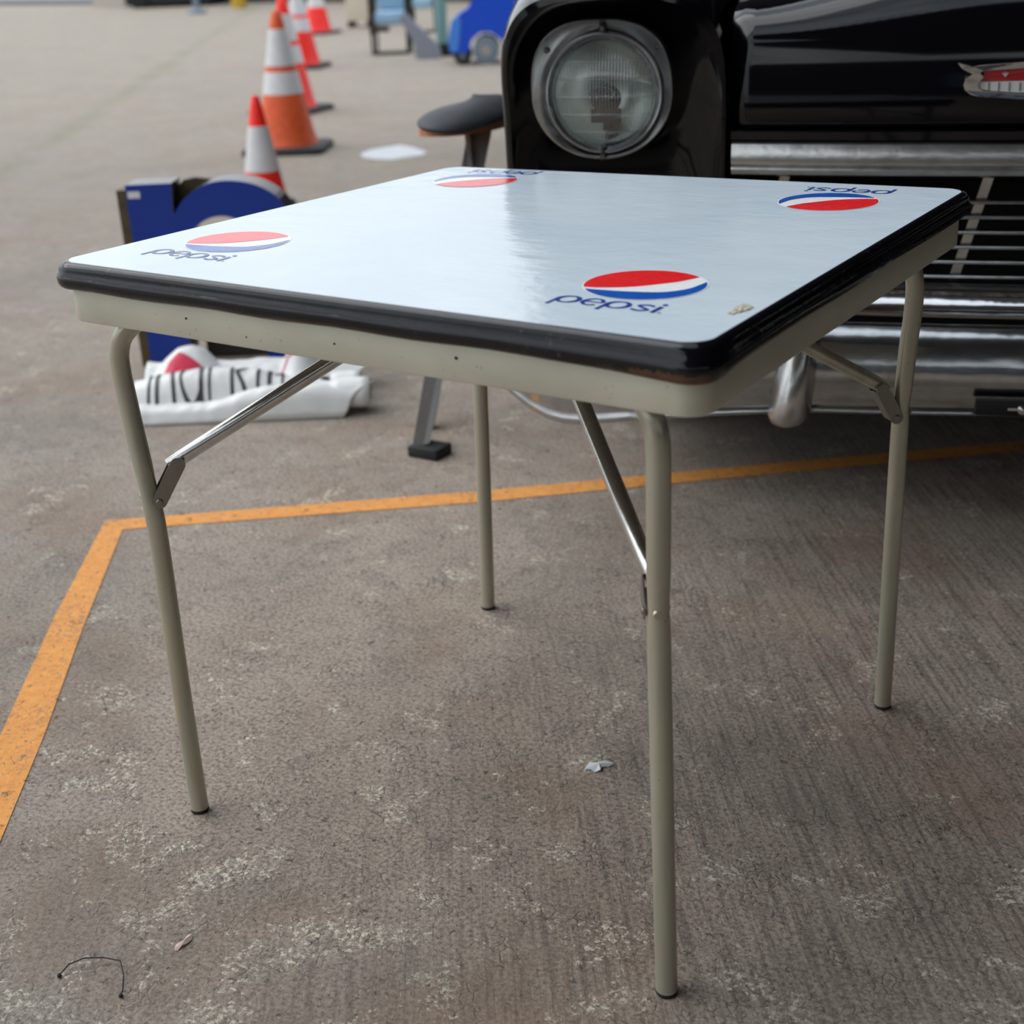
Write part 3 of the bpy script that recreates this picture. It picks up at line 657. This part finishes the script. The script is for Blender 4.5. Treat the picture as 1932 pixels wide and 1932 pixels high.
def headlight(mir):
    mx = (lambda V: side_mirror(V)) if mir else (lambda V: V)
    H = bpy.data.objects.new('headlight', None); COL.objects.link(H); H.parent = Car
    def mk(name, g, mat, **kw): return mesh(name, mx([tuple(v) for v in g.V]), g.F, mat, H, **kw)
    cz = .761
    # bezel: squarish outer outline to circular inner opening, dished
    def outl(a, s_):
        c, sn = math.cos(a), math.sin(a); n_ = 2.7 if sn > 0 else 2.05
        rr_ = (abs(c)**n_+abs(sn)**n_)**(-1/n_); rx = .1185 if c < 0 else .1165; ry = .1180 if sn > 0 else .1060
        return (c*rr_*rx*s_, sn*rr_*ry*s_)
    rings = []
    for s_, y, lerp in ((1.0, .030, 0), (1.0, -.002, 0), (.992, -.008, 0), (.975, -.009, 0), (.955, -.004, .0), (.6, .006, .55), (.5, .012, .93), (.5, .013, 1.0), (.5, .03, 1.0)):
        ring = []
        for j in range(72):
            a = 2*PI*j/72; ox, oz = outl(a, s_ if lerp == 0 else .95); cxx, czz = .0985*math.cos(a), .0985*math.sin(a)
            lean = -.022*max(0, math.sin(a))*(1-lerp)
            ring.append((ox*(1-lerp)+cxx*lerp, y+lean, cz+.002*(1-lerp)+oz*(1-lerp)+czz*lerp))
        rings.append(ring)
    g = G(); g.loft(rings, True); mk('bezel', g, M_dullchrome, angle=60)
    g = G(); g.lathe([(.0985, .016), (.0975, .004), (.094, -.001), (.0905, .003), (.0895, .012), (.0885, .014), (.0865, .008), (.0845, .012), (.083, .024)], (0, 0, cz), 72, 'Y'); mk('retaining_ring', g, M_chrome, angle=50)
    g = G(); g.lathe([(.0835, .020), (.080, .010), (.065, .001), (.045, -.006), (.022, -.0095), (.0005, -.0105)], (0, 0, cz), 72, 'Y'); mk('lens', g, M_lens, angle=80)
    g = G(); g.lathe([(.0835, .024), (.078, .045), (.062, .072), (.042, .090), (.020, .099), (.0005, .101)], (0, 0, cz), 64, 'Y'); mk('reflector', g, M_refl, angle=80)
    g = G(); g.lathe([(.0005, .030), (.020, .031), (.024, .036), (.024, .05), (.018, .056), (.0005, .057)], (0, 0, cz-.012), 32, 'Y'); g.box((0, .06, cz-.045), (.012, .04, .035)); g.box((.0, .035, cz-.038), (.05, .012, .022)); mk('shield_reflection', g, M_flatblack)  # black shield and blocks stand in for a dark reflection in the lens
    g = G()
    g.lathe([(.0225, -.0095), (.0225, -.0120), (.0205, -.0120), (.0205, -.0095)], (0, 0, 0), 40, 'Y')
    g.V = [Vector((v.x, v.y, cz+.002+v.z*.48)) for v in g.V]; mk('oval_mark', g, M_lens)
    for (sx, sz) in ((.003, .104), (-.090, .072), (.090, .074), (0, -.100)):
        g = G(); g.lathe([(.0055, .012), (.0055, -.004), (.003, -.007), (.0005, -.0065)], (sx, (-.013 if sz > .08 else -.003), cz+sz), 16, 'Y'); mk('screw', g, M_darkgrey)
    g = G(); g.box((-.002, -.001, cz-.088), (.006, .014, .012), bev=.001); mk('clip', g, M_darkgrey)
headlight(False); headlight(True)
# hood
def smooth(t): t = max(0, min(1, t)); return t*t*(3-2*t)
g = G(); rows = []
NS = 60
for i in range(NS+1):
    s_ = .208+(1.292-.208)*i/NS; e = min(s_-.208, 1.292-s_); q = smooth(e/.42); ht = .895+.105*q
    bow = -.040*(1-((s_-Sc)/.545)**2)
    pr = [(.045, .706), (.012, .7045), (.004, .708), (.000, .716), (-.002, .740), (.000, .770), (.002, .80), (.008, .835), (.022+.01*q, .868+.035*q), (.075+.03*q, .885+.075*q), (.22, ht-.02*q), (.45, ht+.004), (.9, ht+.03), (1.7, ht+.06)]
    ed = .02*max(0, 1-e/.02)**2
    rows.append([(s_, y+bow*(1 if y < .3 else max(0, 1-(y-.3)))+ed, h_) for y, h_ in pr])
g.loft(rows, False); hd = g.make('hood', M_black, Car, angle=70)
# black header strip under the hood and dark cavity behind the grille
def bowf(s_): return -.040*(1-((s_-Sc)/.545)**2)
def sweep(prof, s0, s1, n=50, closed=True, caps=True, bowk=1.0):
    g = G(); rings = []
    for i in range(n+1):
        s_ = s0+(s1-s0)*i/n; rings.append([(s_, y+bowf(s_)*bowk, h_) for y, h_ in prof])
    g.loft(rings, closed, caps, caps); return g
sweep([(.004, .702), (.000, .699), (.001, .686), (.03, .684), (.04, .702)], .210, 1.290).make('header_panel', M_black, Car)
sweep([(.030, .684), (.000, .684), (-.007, .680), (-.0105, .670), (-.0130, .656), (-.013, .649), (-.006, .643), (-.008, .640), (-.004, .632), (.004, .628), (.03, .629)], .212, 1.288).make('grille_header_bar', M_dullchrome, Car, angle=35, label='wide chrome bar above the grille')
for i in range(6):
    h_ = .5845-.0242*i
    pr = [(.036+.0045*math.cos(a)*1.0, h_+.0033*math.sin(a)) for a in [2*PI*j/10 for j in range(10)]]
    sweep(pr, .205, 1.295).make('grille_bar', M_dullchrome, Car)
for s0 in (.30, .62, .88, 1.2):
    sg = -1 if s0 < Sc else 1
    g = G(); g.loft([[(s0+dx+sg*.045*t, .046+dy+bowf(s0), .630-t*.175) for dx, dy in ((-.008, 0), (.008, 0), (.008, .012), (-.008, .012))] for t in (0, .5, 1)], True, True, True)
    g.make('grille_strut', M_dullchrome, Car, smooth=False)
sweep([(.03, .455), (.006, .455), (.000, .451), (.004, .446), (-.004, .441), (-.016, .434), (-.020, .428), (-.014, .421), (-.004, .417), (-.008, .411), (-.004, .405), (.03, .404)], .0, 1.50).make('lower_grille_bar', M_chrome, Car, angle=35, label='ribbed chrome bar under the grille')
sweep([(.02, .404), (.012, .38), (.03, .30), (.06, .30), (.06, .404)], -.02, 1.52).make('valance', M_flatblack, Car)
g = G(); g.box((Sc, .32, .52), (1.08, .04, .40)); g.box((Sc, 1.1, .19), (1.62, 1.7, .03)); g.box((Sc, 1.2, .40), (1.5, .6, .25)); g.make('dark_backing', M_flatblack, Car, smooth=False)  # unseen black blocks darken the grille cavity; low floor slab deepens shade below
# bumper
def bump_d(s_):
    e = min(s_, 2*Sc-s_); d = -.200-.03*(1-((s_-Sc)/.75)**2)+.03*(1-((.36-Sc)/.75)**2)
    t = max(0, .20-e); return d+.75*t*t+3.0*max(0, -.08-e)**2
BB = [(-.215, .275), (-.212, .2637), (-.170, .2521), (-.128, .2378), (-.09, .2288), (-.06, .2270), (-.03, .2300), (.075, .2529), (.164, .2669), (.249, .276), (.35, .2843), (.496, .2861), (.678, .2900), (.76, .291)]
def bump_b(s_):
    e = min(s_, 2*Sc-s_)
    for (a, u), (b, v) in zip(BB, BB[1:]):
        if e <= b: return u+(v-u)*max(0, (e-a)/(b-a))
    return .291
g = G(); rings = []
ss = [-.215, -.212, -.205, -.19, -.17, -.15, -.128, -.11, -.09, -.075, -.06, -.045, -.03, 0, .02, .06, .11, .16, .22, .30, .36, .45, .55, .65, .75]
ss = ss+[2*Sc-x for x in ss[::-1][1:]]
for s_ in ss:
    d = bump_d(s_); b = bump_b(s_); t_ = .425; e = min(s_, 2*Sc-s_); pinch = 1-.0*max(0, -.1-e)
    H_ = t_-b
    pr = [(.055, 0.985), (.045, 1.0), (.030, .99), (.018, .93), (.008, .80), (.000, .62), (-.004, .50), (-.003, .38), (.002, .26), (.010, .16), (.0145, .115), (.0155, .09), (.012, .06), (.011, .02), (.014, .0), (.022, .005), (.034, .10), (.034, .9)]
    rings.append([(s_, d+y, b+H_*f_) for y, f_ in pr])
g.loft(rings, True, True, True); bp_ = g.make('bumper', M_bumper, Car, angle=50, label='wide chrome front bumper with scuffs')
def guard(mir):
    g = G(); rings = []
    for t_ in [i/14 for i in range(15)]:
        h_ = .44-.172*t_; cxs = .345-.026*t_; w = .026+.010*t_; dp = -.215-.040*math.sin(min(1, t_*1.3)*PI*.5)
        r_ = 1.0 if t_ < .8 else math.sqrt(max(.02, 1-((t_-.8)/.2)**2*.97))
        if t_ < .12: r_ = math.sqrt(max(.05, 1-((.12-t_)/.12)**2))
        rings.append([(cxs+w*r_*math.cos(a), dp+.045+(-.055*r_*max(0, math.sin(a))+.01*min(0, math.sin(a))*-1), h_) for a in [2*PI*j/24 for j in range(24)]])
    V = g.loft(rings, True, True, True)
    mesh('bumper_guard', side_mirror(g.V) if mir else g.V, g.F, M_dullchrome, bp_, angle=60)
guard(False); guard(True)
for s_ in (-.112, 2*Sc+.112, .22, 2*Sc-.22):
    g = G(); h_ = .292 if s_ < 0 or s_ > 1.5 else .39; g.lathe([(.012, .006), (.012, -.001), (.009, -.005), (.0005, -.008)], (s_, bump_d(s_)+.006, h_), 20, 'Y'); g.make('bumper_bolt', M_chrome, bp_)
g = G(); g.box((.72, bump_d(.72)-.012, .313), (.235, .012, .026), bev=.003); pb = g.make('plate_bracket', M_flatblack, bp_, label='black number plate bracket')
g = G(); g.box((.70, bump_d(.70)-.0195, .312), (.10, .003, .004)); g.lathe([(.008, 0), (.008, -.004), (.0005, -.008)], (.672, bump_d(.67)-.018, .312), 16, 'Y'); g.make('plate_screw', M_chrome, bp_)
# emblem on the hood
ey = -.016
def em(u, v): s_ = .552+(u-1808)*.00076+(v-121)*.00007; return (s_, .803-(v-121)*.00077-(u-1808)*.00002)
def emb(poly, name, mat, y0, y1, par, both=True):
    g = G(); P = [em(*q) for q in poly]
    def f(y): return lambda q: (q[0], y+bowf(q[0]), q[1])
    g.prism(P, f(y0), f(y1)); P2 = [(2*Sc-q[0], q[1]) for q in P][::-1]
    g.prism(P2, f(y0), f(y1)); return g.make(name, mat, par, smooth=False)
E_ = emb([(1808, 120), (1835, 127), (1850, 124), (1932, 117), (2072, 108), (2072, 122), (1932, 129), (1858, 134), (1850, 139), (1857, 146), (1852, 152), (1846, 158), (1846, 166), (1856, 172), (1880, 174), (1932, 176), (2072, 176), (2072, 190), (1932, 187), (1850, 184), (1832, 180), (1821, 172), (1818, 162), (1822, 150), (1836, 141), (1816, 131)], 'emblem', M_chrome, ey-.012, ey+.02, Car)
emb([(1858, 135), (1932, 131), (2072, 124), (2072, 150), (1932, 152), (1848, 155), (1852, 150), (1857, 146)], 'red_insert', M_emred, ey-.006, ey+.02, E_)
emb([(1846, 156), (1932, 153), (2072, 151), (2072, 176), (1932, 175), (1875, 173), (1853, 170), (1846, 165)], 'white_insert', M_emwhite, ey-.0065, ey+.02, E_)
g = G()
for u in (1867, 1886, 1906, 1926, 1946, 1966, 1986, 2006, 2026, 2046):
    a = em(u, 156); b = em(u-1, 172); g.box(((a[0]+b[0])/2, ey-.0072+bowf(a[0]), (a[1]+b[1])/2), (.0010, .002, .0125))
g.make('insert_divider', M_darkgrey, E_, smooth=False)
g = G(); a = em(1898, 145)
for an in (-35, 0, 35):
    R = Matrix.Rotation(math.radians(an), 3, 'Y'); g.box(Vector((a[0], ey-.0072+bowf(a[0]), a[1]))+R @ Vector((0, 0, .003)), (.0016, .002, .007), R)
g.make('crest_mark', M_emwhite, E_, smooth=False)
# body behind, cabin, glass, wheels
g = G(); rings = []
for y, w, t_, b in ((1.25, .89, .93, .27), (1.9, .92, .95, .26), (3.0, .93, .96, .26), (4.2, .90, .94, .30), (4.75, .80, .88, .40)):
    rings.append([(Sc+x, y, (t_+b)/2+z_) for x, z_ in [sup(2*PI*j/48, w, w, (t_-b)/2, (t_-b)/2, 5) for j in range(48)]])
g.loft(rings, True, True, True); g.make('body', M_black, Car, angle=50)
g = G(); rings = []
for z_, y0, y1, w in ((.92, 1.55, 4.0, .84), (1.15, 1.75, 3.75, .78), (1.42, 2.05, 3.35, .66), (1.50, 2.25, 3.1, .58), (1.53, 2.45, 2.9, .45)):
    rings.append([(Sc+x, (y0+y1)/2+yy, z_) for x, yy in [sup(2*PI*j/40, w, w, (y1-y0)/2, (y1-y0)/2, 5) for j in range(40)]])
g.loft(rings, True, False, True); cb = g.make('cabin', M_black, Car, angle=50)
g = G(); g.add([(Sc-.70, 1.625, .98), (Sc+.70, 1.625, .98), (Sc+.60, 1.985, 1.40), (Sc-.60, 1.985, 1.40)], [(0, 1, 2, 3)]); g.make('windshield', M_glass_dark, Car, smooth=False)
for wx, wy in ((.0, .80), (1.5, .80), (.0, 3.75), (1.5, 3.75)):
    g = G(); g.lathe([(.20, -.09), (.30, -.095), (.335, -.07), (.345, 0), (.335, .07), (.30, .095), (.20, .09)], (0, 0, 0), 48, 'Y')
    g.V = [Vector((wx+v.y, wy+v.x, .345+v.z)) for v in g.V]; w_ = g.make('tyre', M_tyre, Car)
    g = G(); g.lathe([(.205, -.07), (.19, -.05), (.10, -.085), (.0005, -.09), (.0005, .09), (.10, .085), (.19, .05), (.205, .07)], (0, 0, 0), 40, 'Y')
    g.V = [Vector((wx+v.y, wy+v.x, .345+v.z)) for v in g.V]; g.make('hubcap', M_chrome, w_)

# ------------------------------------------------------------------ far background clutter
def bgthing(name, label, cat, u, v, rz=None):
    c = ground(u, v); dd = (c-CAM).dot(FW); r_ = math.atan2(RR.y, RR.x) if rz is None else rz
    return thing(name, label, cat, (c.x, c.y, 0), r_), F_PX/dd
M_cream = simple('cream_paint', (.66, .60, .48), .5); M_brown = simple('dark_brown_wood', (.045, .018, .012), .5); M_lblue = simple('light_blue_upholstery', (.30, .47, .62), .6)
M_darkm = simple('dark_metal_tube', (.03, .026, .024), .4, .5); M_gpanel = simple('grey_panel', (.26, .27, .30), .6); M_teal = simple('teal_paint', (.16, .30, .29), .5)
M_tblue = simple('blue_plastic', (.005, .075, .62), .3); M_tgrey = simple('grey_plastic', (.18, .23, .28), .4); M_lightblue = simple('light_blue_plastic', (.06, .24, .75), .35)
T1, s_ = bgthing('cabinet', 'cream cabinet on dark feet left of the blue chairs', 'cabinet', 680, 52)
W_ = 50/s_; g = G(); g.box((0, .2, .55), (W_, .4, .94), bev=.01); g.make('carcass', M_cream, T1)
g = G(); g.box((0, -.004, .60), (W_*.86, .02, .40), bev=.005); dr = g.make('door', M_cream, T1); g = G(); g.box((W_*.3, -.02, .62), (.015, .02, .10)); g.make('handle', M_darkm, dr)
for x in (-W_*.36, W_*.36):
    for y in (.05, .35):
        g = G(); g.box((x, y, .042), (W_*.24, .07, .08), bev=.01); g.make('foot', M_brown, T1)
def chair(u, v, W_, label, brown):
    T_, s_ = bgthing('armchair', label, 'chair', u, v); w = W_/s_; 
    for x in (-w/2, w/2):      # closed sled frames
        g = G(); P = [(x, 0, .015), (x, .40, .015), (x, .44, .06), (x, .42, .50), (x, .05, .52), (x, 0, .46), (x, 0, .015)]; g.tube(smooth_path(P, 4), .016, 10, False); g.make('side_frame', M_darkm, T_)
    g = G(); g.tube([(-w/2, 0, .016), (w/2, 0, .016)], .016, 10); g.make('front_rail', M_darkm, T_)
    g = G(); g.box((0, .22, .33), (w*.86, .44, .12), bev=.03); g.make('seat', M_lblue, T_)
    g = G(); g.box((0, .42, .64), (w*.86, .10, .50), bev=.03); g.make('backrest', M_lblue, T_)
    if brown:
        g = G(); g.box((-w/2, .02, .40), (.05, .05, .42), bev=.006); g.make('armrest_post', M_brown, T_, label='dark brown post')
        g = G(); g.box((-w*.25, -.01, .235), (w*.5, .03, .05), bev=.006); g.make('seat_rail', M_brown, T_)
chair(738, 103, 66, 'light blue chair with dark tube frame and brown post behind the farthest cones', True)
chair(800, 62, 44, 'second light blue chair standing behind the slanted grey panel', False)
T1, s_ = bgthing('panel', 'grey slanted panel leaning between the blue chairs and the teal post', 'panel', 790, 112)
g = G(); P = [(-.16, .36), (-.10, .40), (.18, .12), (.20, .02), (.19, .001), (-.02, .001), (-.04, .16)]; g.prism(P, lambda q: (q[0], 0, q[1]), lambda q: (q[0]+.01, .03, q[1])); g.make('board', M_gpanel, T1, smooth=False)
T1, s_ = bgthing('post_stand', 'teal post on a dark foot left of the blue ride-on car', 'stand', 836, 106)
g = G(); g.tube([(0, 0, .10), (0, 0, .95)], .055, 16); g.make('post', M_teal, T1); g = G(); g.box((.03, .05, .06), (.20, .22, .115), bev=.01); g.make('foot', M_darkm, T1)
g = G(); g.box((.16, .02, .62), (.22, .04, .22), bev=.01); g.make('sign_plate', M_teal, T1)
T1, s_ = bgthing('ride_on_car', 'blue plastic toy ride-on car near the top of the photo beside the fender', 'toy car', 902, 122)
body = [(-.22, .10), (-.235, .22), (-.20, .36), (-.13, .42), (-.06, .46), (.00, .60), (.02, .95), (.10, 1.0), (.32, 1.0), (.34, .55), (.34, .12), (.24, .12), (.20, .20), (.12, .26), (.03, .26), (-.05, .20), (-.08, .10)]
g = G(); g.prism(body, lambda q: (q[0], 0, q[1]), lambda q: (q[0], .42, q[1])); b_ = g.make('body', M_tblue, T1, smooth=False)
g = G(); hl = [(-.235, .11), (-.245, .22), (-.21, .36), (-.15, .41), (-.13, .36), (-.15, .20), (-.17, .11)]; g.prism(hl, lambda q: (q[0], -.012, q[1]), lambda q: (q[0], .43, q[1])); g.make('highlight_panel', M_lightblue, T1, smooth=False)  # lighter blue here paints the highlight along the toy's side
g = G(); g.prism([(-.05, .66), (.0, .66), (.03, .95), (-.02, 1.0), (-.08, .96), (-.07, .75)], lambda q: (q[0], .1, q[1]), lambda q: (q[0], .32, q[1])); g.make('windscreen_frame', M_lightblue, T1, smooth=False)
for x, y, r_ in ((.075, -.01, .115), (.075, .36, .115), (-.13, .05, .075), (-.13, .34, .075)):
    g = G(); g.lathe([(.0005, 0), (r_*.55, 0), (r_, .005), (r_, .07), (r_*.5, .075), (.0005, .075)], (x, y-.02, r_), 28, 'Y'); w_ = g.make('wheel', M_darkm if r_ < .1 else M_tgrey, T1)
    g = G(); g.lathe([(.0005, -.004), (r_*.4, -.004), (r_*.42, .002)], (x, y-.02, r_), 20, 'Y'); g.make('hubcap', M_tgrey if r_ < .1 else M_ssil, w_)
# far edge: low kerb, dark parked trailer, yellow drum, grey rock-like sack
kb0 = ground(-250, 13); kb1 = ground(238, 10)
def kerb(a, b, h, w, mat, name, label, cat):
    d = (b-a); L_ = d.length; T_ = thing(name, label, cat, tuple(a), math.atan2(d.y, d.x)); g = G(); g.box((L_/2, w/2, h/2), (L_, w, h), bev=.01); g.make('kerb_stone', mat, T_, smooth=False); return T_
M_kerb = simple('bluegrey_kerb', (.16, .18, .21), .7, var=.1); M_wall = simple('tan_render', (.42, .38, .33), .8, var=.08)
a = ground(-300, 12); b = ground(175, 9); g = G()
def slab(name, a, b, h, w, mat, label, cat, kind=None, z0=0):
    d = b-a; d.z = 0; L_ = d.length; rz_ = math.atan2(d.y, d.x); g = G(); g.box((L_/2, w/2, z0+h/2), (L_, w, h), bev=.008)
    T_ = g.make(name, mat, smooth=False); T_.location = (a.x, a.y, 0); T_.rotation_euler = (0, 0, rz_); tag(T_, label, cat, kind=kind); return T_
slab('kerb', a, b, .10, .35, M_kerb, 'low blue-grey kerb at the far top left edge of the yard', 'kerb')
slab('kerb', ground(176, 12), ground(236, 12), .30, .5, M_wall, 'pale tan block between the far kerb and the black trailer', 'block')
M_trail = simple('black_trailer', (.008, .008, .010), .5)
a = ground(238, 17); b = ground(380, 10); d = b-a; Tr = thing('trailer', 'low black trailer parked at the far edge of the yard', 'trailer', (a.x, a.y, 0), math.atan2(RR.y, RR.x))
g = G(); g.box((.85, .9, .45), (1.7, 1.8, .80), bev=.03); g.make('box_body', M_trail, Tr, smooth=False)
for x in (.25, 1.45):
    g = G(); g.lathe([(.0005, 0), (.15, 0), (.24, .02), (.24, .18), (.0005, .2)], (x, -.06, .24), 24, 'Y'); g.make('wheel', M_tyre, Tr)
g = G(); g.box((2.2, .5, .36), (1.1, .08, .08)); g.make('tow_bar', M_darkm, Tr, smooth=False)
c = ground(372, 26); T1 = thing('jockey_stand', 'small grey-blue stand at the end of the black trailer', 'stand', (c.x, c.y, 0)); g = G(); g.tube([(0, 0, .05), (0, 0, .5)], .05, 12); g.make('post', M_tgrey, T1)
g = G(); g.lathe([(.0005, 0), (.16, 0), (.16, .05), (.05, .09), (.0005, .09)], n=20); g.make('foot', M_tgrey, T1)
c = ground(452, 16); T1 = thing('drum', 'yellow drum at the far edge left of the cones', 'drum', (c.x, c.y, 0)); g = G(); g.lathe([(.0005, .0), (.13, .0), (.14, .05), (.13, .3), (.145, .32), (.13, .6), (.0005, .62)], n=24); g.make('shell', simple('yellow_paint', (.55, .36, .04), .5), T1)
# far wall of dark low building
a = ground(360, 5); b = ground(720, 4); slab('wall_back', a, b+(b-a)*2, 2.6, .3, simple('dark_far_wall', (.05, .048, .046), .8), 'dark wall beyond the yard', None, 'structure')

# ------------------------------------------------------------------ shelter (roof and walls that shade the right side)
M_roof = simple('roof_sheet', (.06, .06, .062), .7); M_wd = simple('dim_wall', (.022, .022, .024), .8)
Dt = Vector((-.608, .794, 0)); Wt = Vector((.794, .608, 0)); Rsh = Matrix(((Wt.x, Dt.x, 0), (Wt.y, Dt.y, 0), (0, 0, 1)))
def sbox(name, w0, w1, t0, t1, z0, z1, mat, label):
    c = Vector((CAM.x, CAM.y, 0)) + Wt*(w0+w1)/2 + Dt*(t0+t1)/2; c.z = (z0+z1)/2
    g = G(); g.box(c, (w1-w0, t1-t0, z1-z0), Rsh); tag(g.make(name, mat, smooth=False), label, None, kind='structure')
RZ = 4.0
sbox('ceiling', 1.6, 9.5, -9.0, 8.2, RZ, RZ+.15, M_roof, 'roof of the open shelter')
sbox('ceiling', 1.05, 1.6, .2, 8.2, RZ, RZ+.15, M_roof, 'narrow roof bay above the car')
sbox('ceiling', -3.6, 1.6, -9.0, -2.4, RZ, RZ+.15, M_roof, 'roof bay over the ground behind the viewpoint')
sbox('ceiling', -2.2, 1.6, -2.4, .2, RZ, RZ+.15, M_roof, 'roof bay above the viewpoint')
sbox('wall_back', .85, 9.5, 8.0, 8.2, .001, 4.0, M_wd, 'dark wall at the back of the shelter')
sbox('wall_right', 9.5, 9.7, -9.0, 8.2, .001, 4.0, M_wd, 'right wall of the shelter')
for w0, w1, z0, z1 in ((-15, 9.5, .001, .95), (-15, 9.5, 2.0, 3.3), (-15, -3.4, .95, 2.0), (-1.0, 9.5, .95, 2.0)):
    sbox('wall_front', w0, w1, -9.4, -9.2, z0, z1, M_wd, 'wall behind the viewpoint')
M_pane = simple('blue_grey_window_pane', (.12, .17, .28), .3)
sbox('window_1', -3.4, -1.0, -9.36, -9.30, .95, 2.0, M_pane, 'blue-grey window in the wall behind the viewpoint')
for w0, w1, z0, z1 in ((-2.83, -2.78, .95, 2.0), (-2.23, -2.17, .95, 2.0), (-1.62, -1.57, .95, 2.0), (-3.4, -1.0, 1.56, 1.60)):
    sbox('trim_1', w0, w1, -9.24, -9.19, z0, z1, simple('muntin', (.35, .33, .30), .6), 'window muntin')

# ------------------------------------------------------------------ light
w = bpy.data.worlds.new('overcast_sky'); sc.world = w; w.use_nodes = True; nt = w.node_tree; bg = nt.nodes['Background']
tc = nt.nodes.new('ShaderNodeTexCoord'); sp_n = nt.nodes.new('ShaderNodeSeparateXYZ'); nt.links.new(tc.outputs['Generated'], sp_n.inputs[0])
cr = nt.nodes.new('ShaderNodeValToRGB'); nt.links.new(sp_n.outputs[2], cr.inputs[0])
cr.color_ramp.elements[0].position = 0; cr.color_ramp.elements[0].color = (.55, .60, .64, 1)
cr.color_ramp.elements[1].position = .9; cr.color_ramp.elements[1].color = (.86, .95, 1.05, 1)
e = cr.color_ramp.elements.new(.18); e.color = (.95, 1.0, 1.04, 1)
nz = nt.nodes.new('ShaderNodeTexNoise'); nt.links.new(tc.outputs['Generated'], nz.inputs[0]); nz.inputs['Scale'].default_value = 5.0; nz.inputs['Detail'].default_value = 4
mr = nt.nodes.new('ShaderNodeMapRange'); nt.links.new(nz.outputs[0], mr.inputs[0]); mr.inputs[1].default_value = .3; mr.inputs[2].default_value = .7; mr.inputs[3].default_value = .68; mr.inputs[4].default_value = 1.4
ml = nt.nodes.new('ShaderNodeMix'); ml.data_type = 'RGBA'; ml.blend_type = 'MULTIPLY'; ml.inputs[0].default_value = 1; nt.links.new(cr.outputs[0], ml.inputs[6]); nt.links.new(mr.outputs[0], ml.inputs[7])
nt.links.new(ml.outputs[2], bg.inputs[0]); bg.inputs[1].default_value = 1.0
sd = bpy.data.lights.new('sun', 'SUN'); sd.energy = 1.5; sd.angle = math.radians(60); sd.color = (1, .98, .95); so = bpy.data.objects.new('sun', sd); COL.objects.link(so)
so.rotation_euler = Vector((-.75, -.15, .9)).normalized().to_track_quat('Z', 'Y').to_euler()

sc.view_settings.view_transform = 'Standard'; sc.view_settings.look = 'None'; sc.view_settings.gamma = 1; sc.view_settings.use_curve_mapping = False
sc.view_settings.exposure = .27
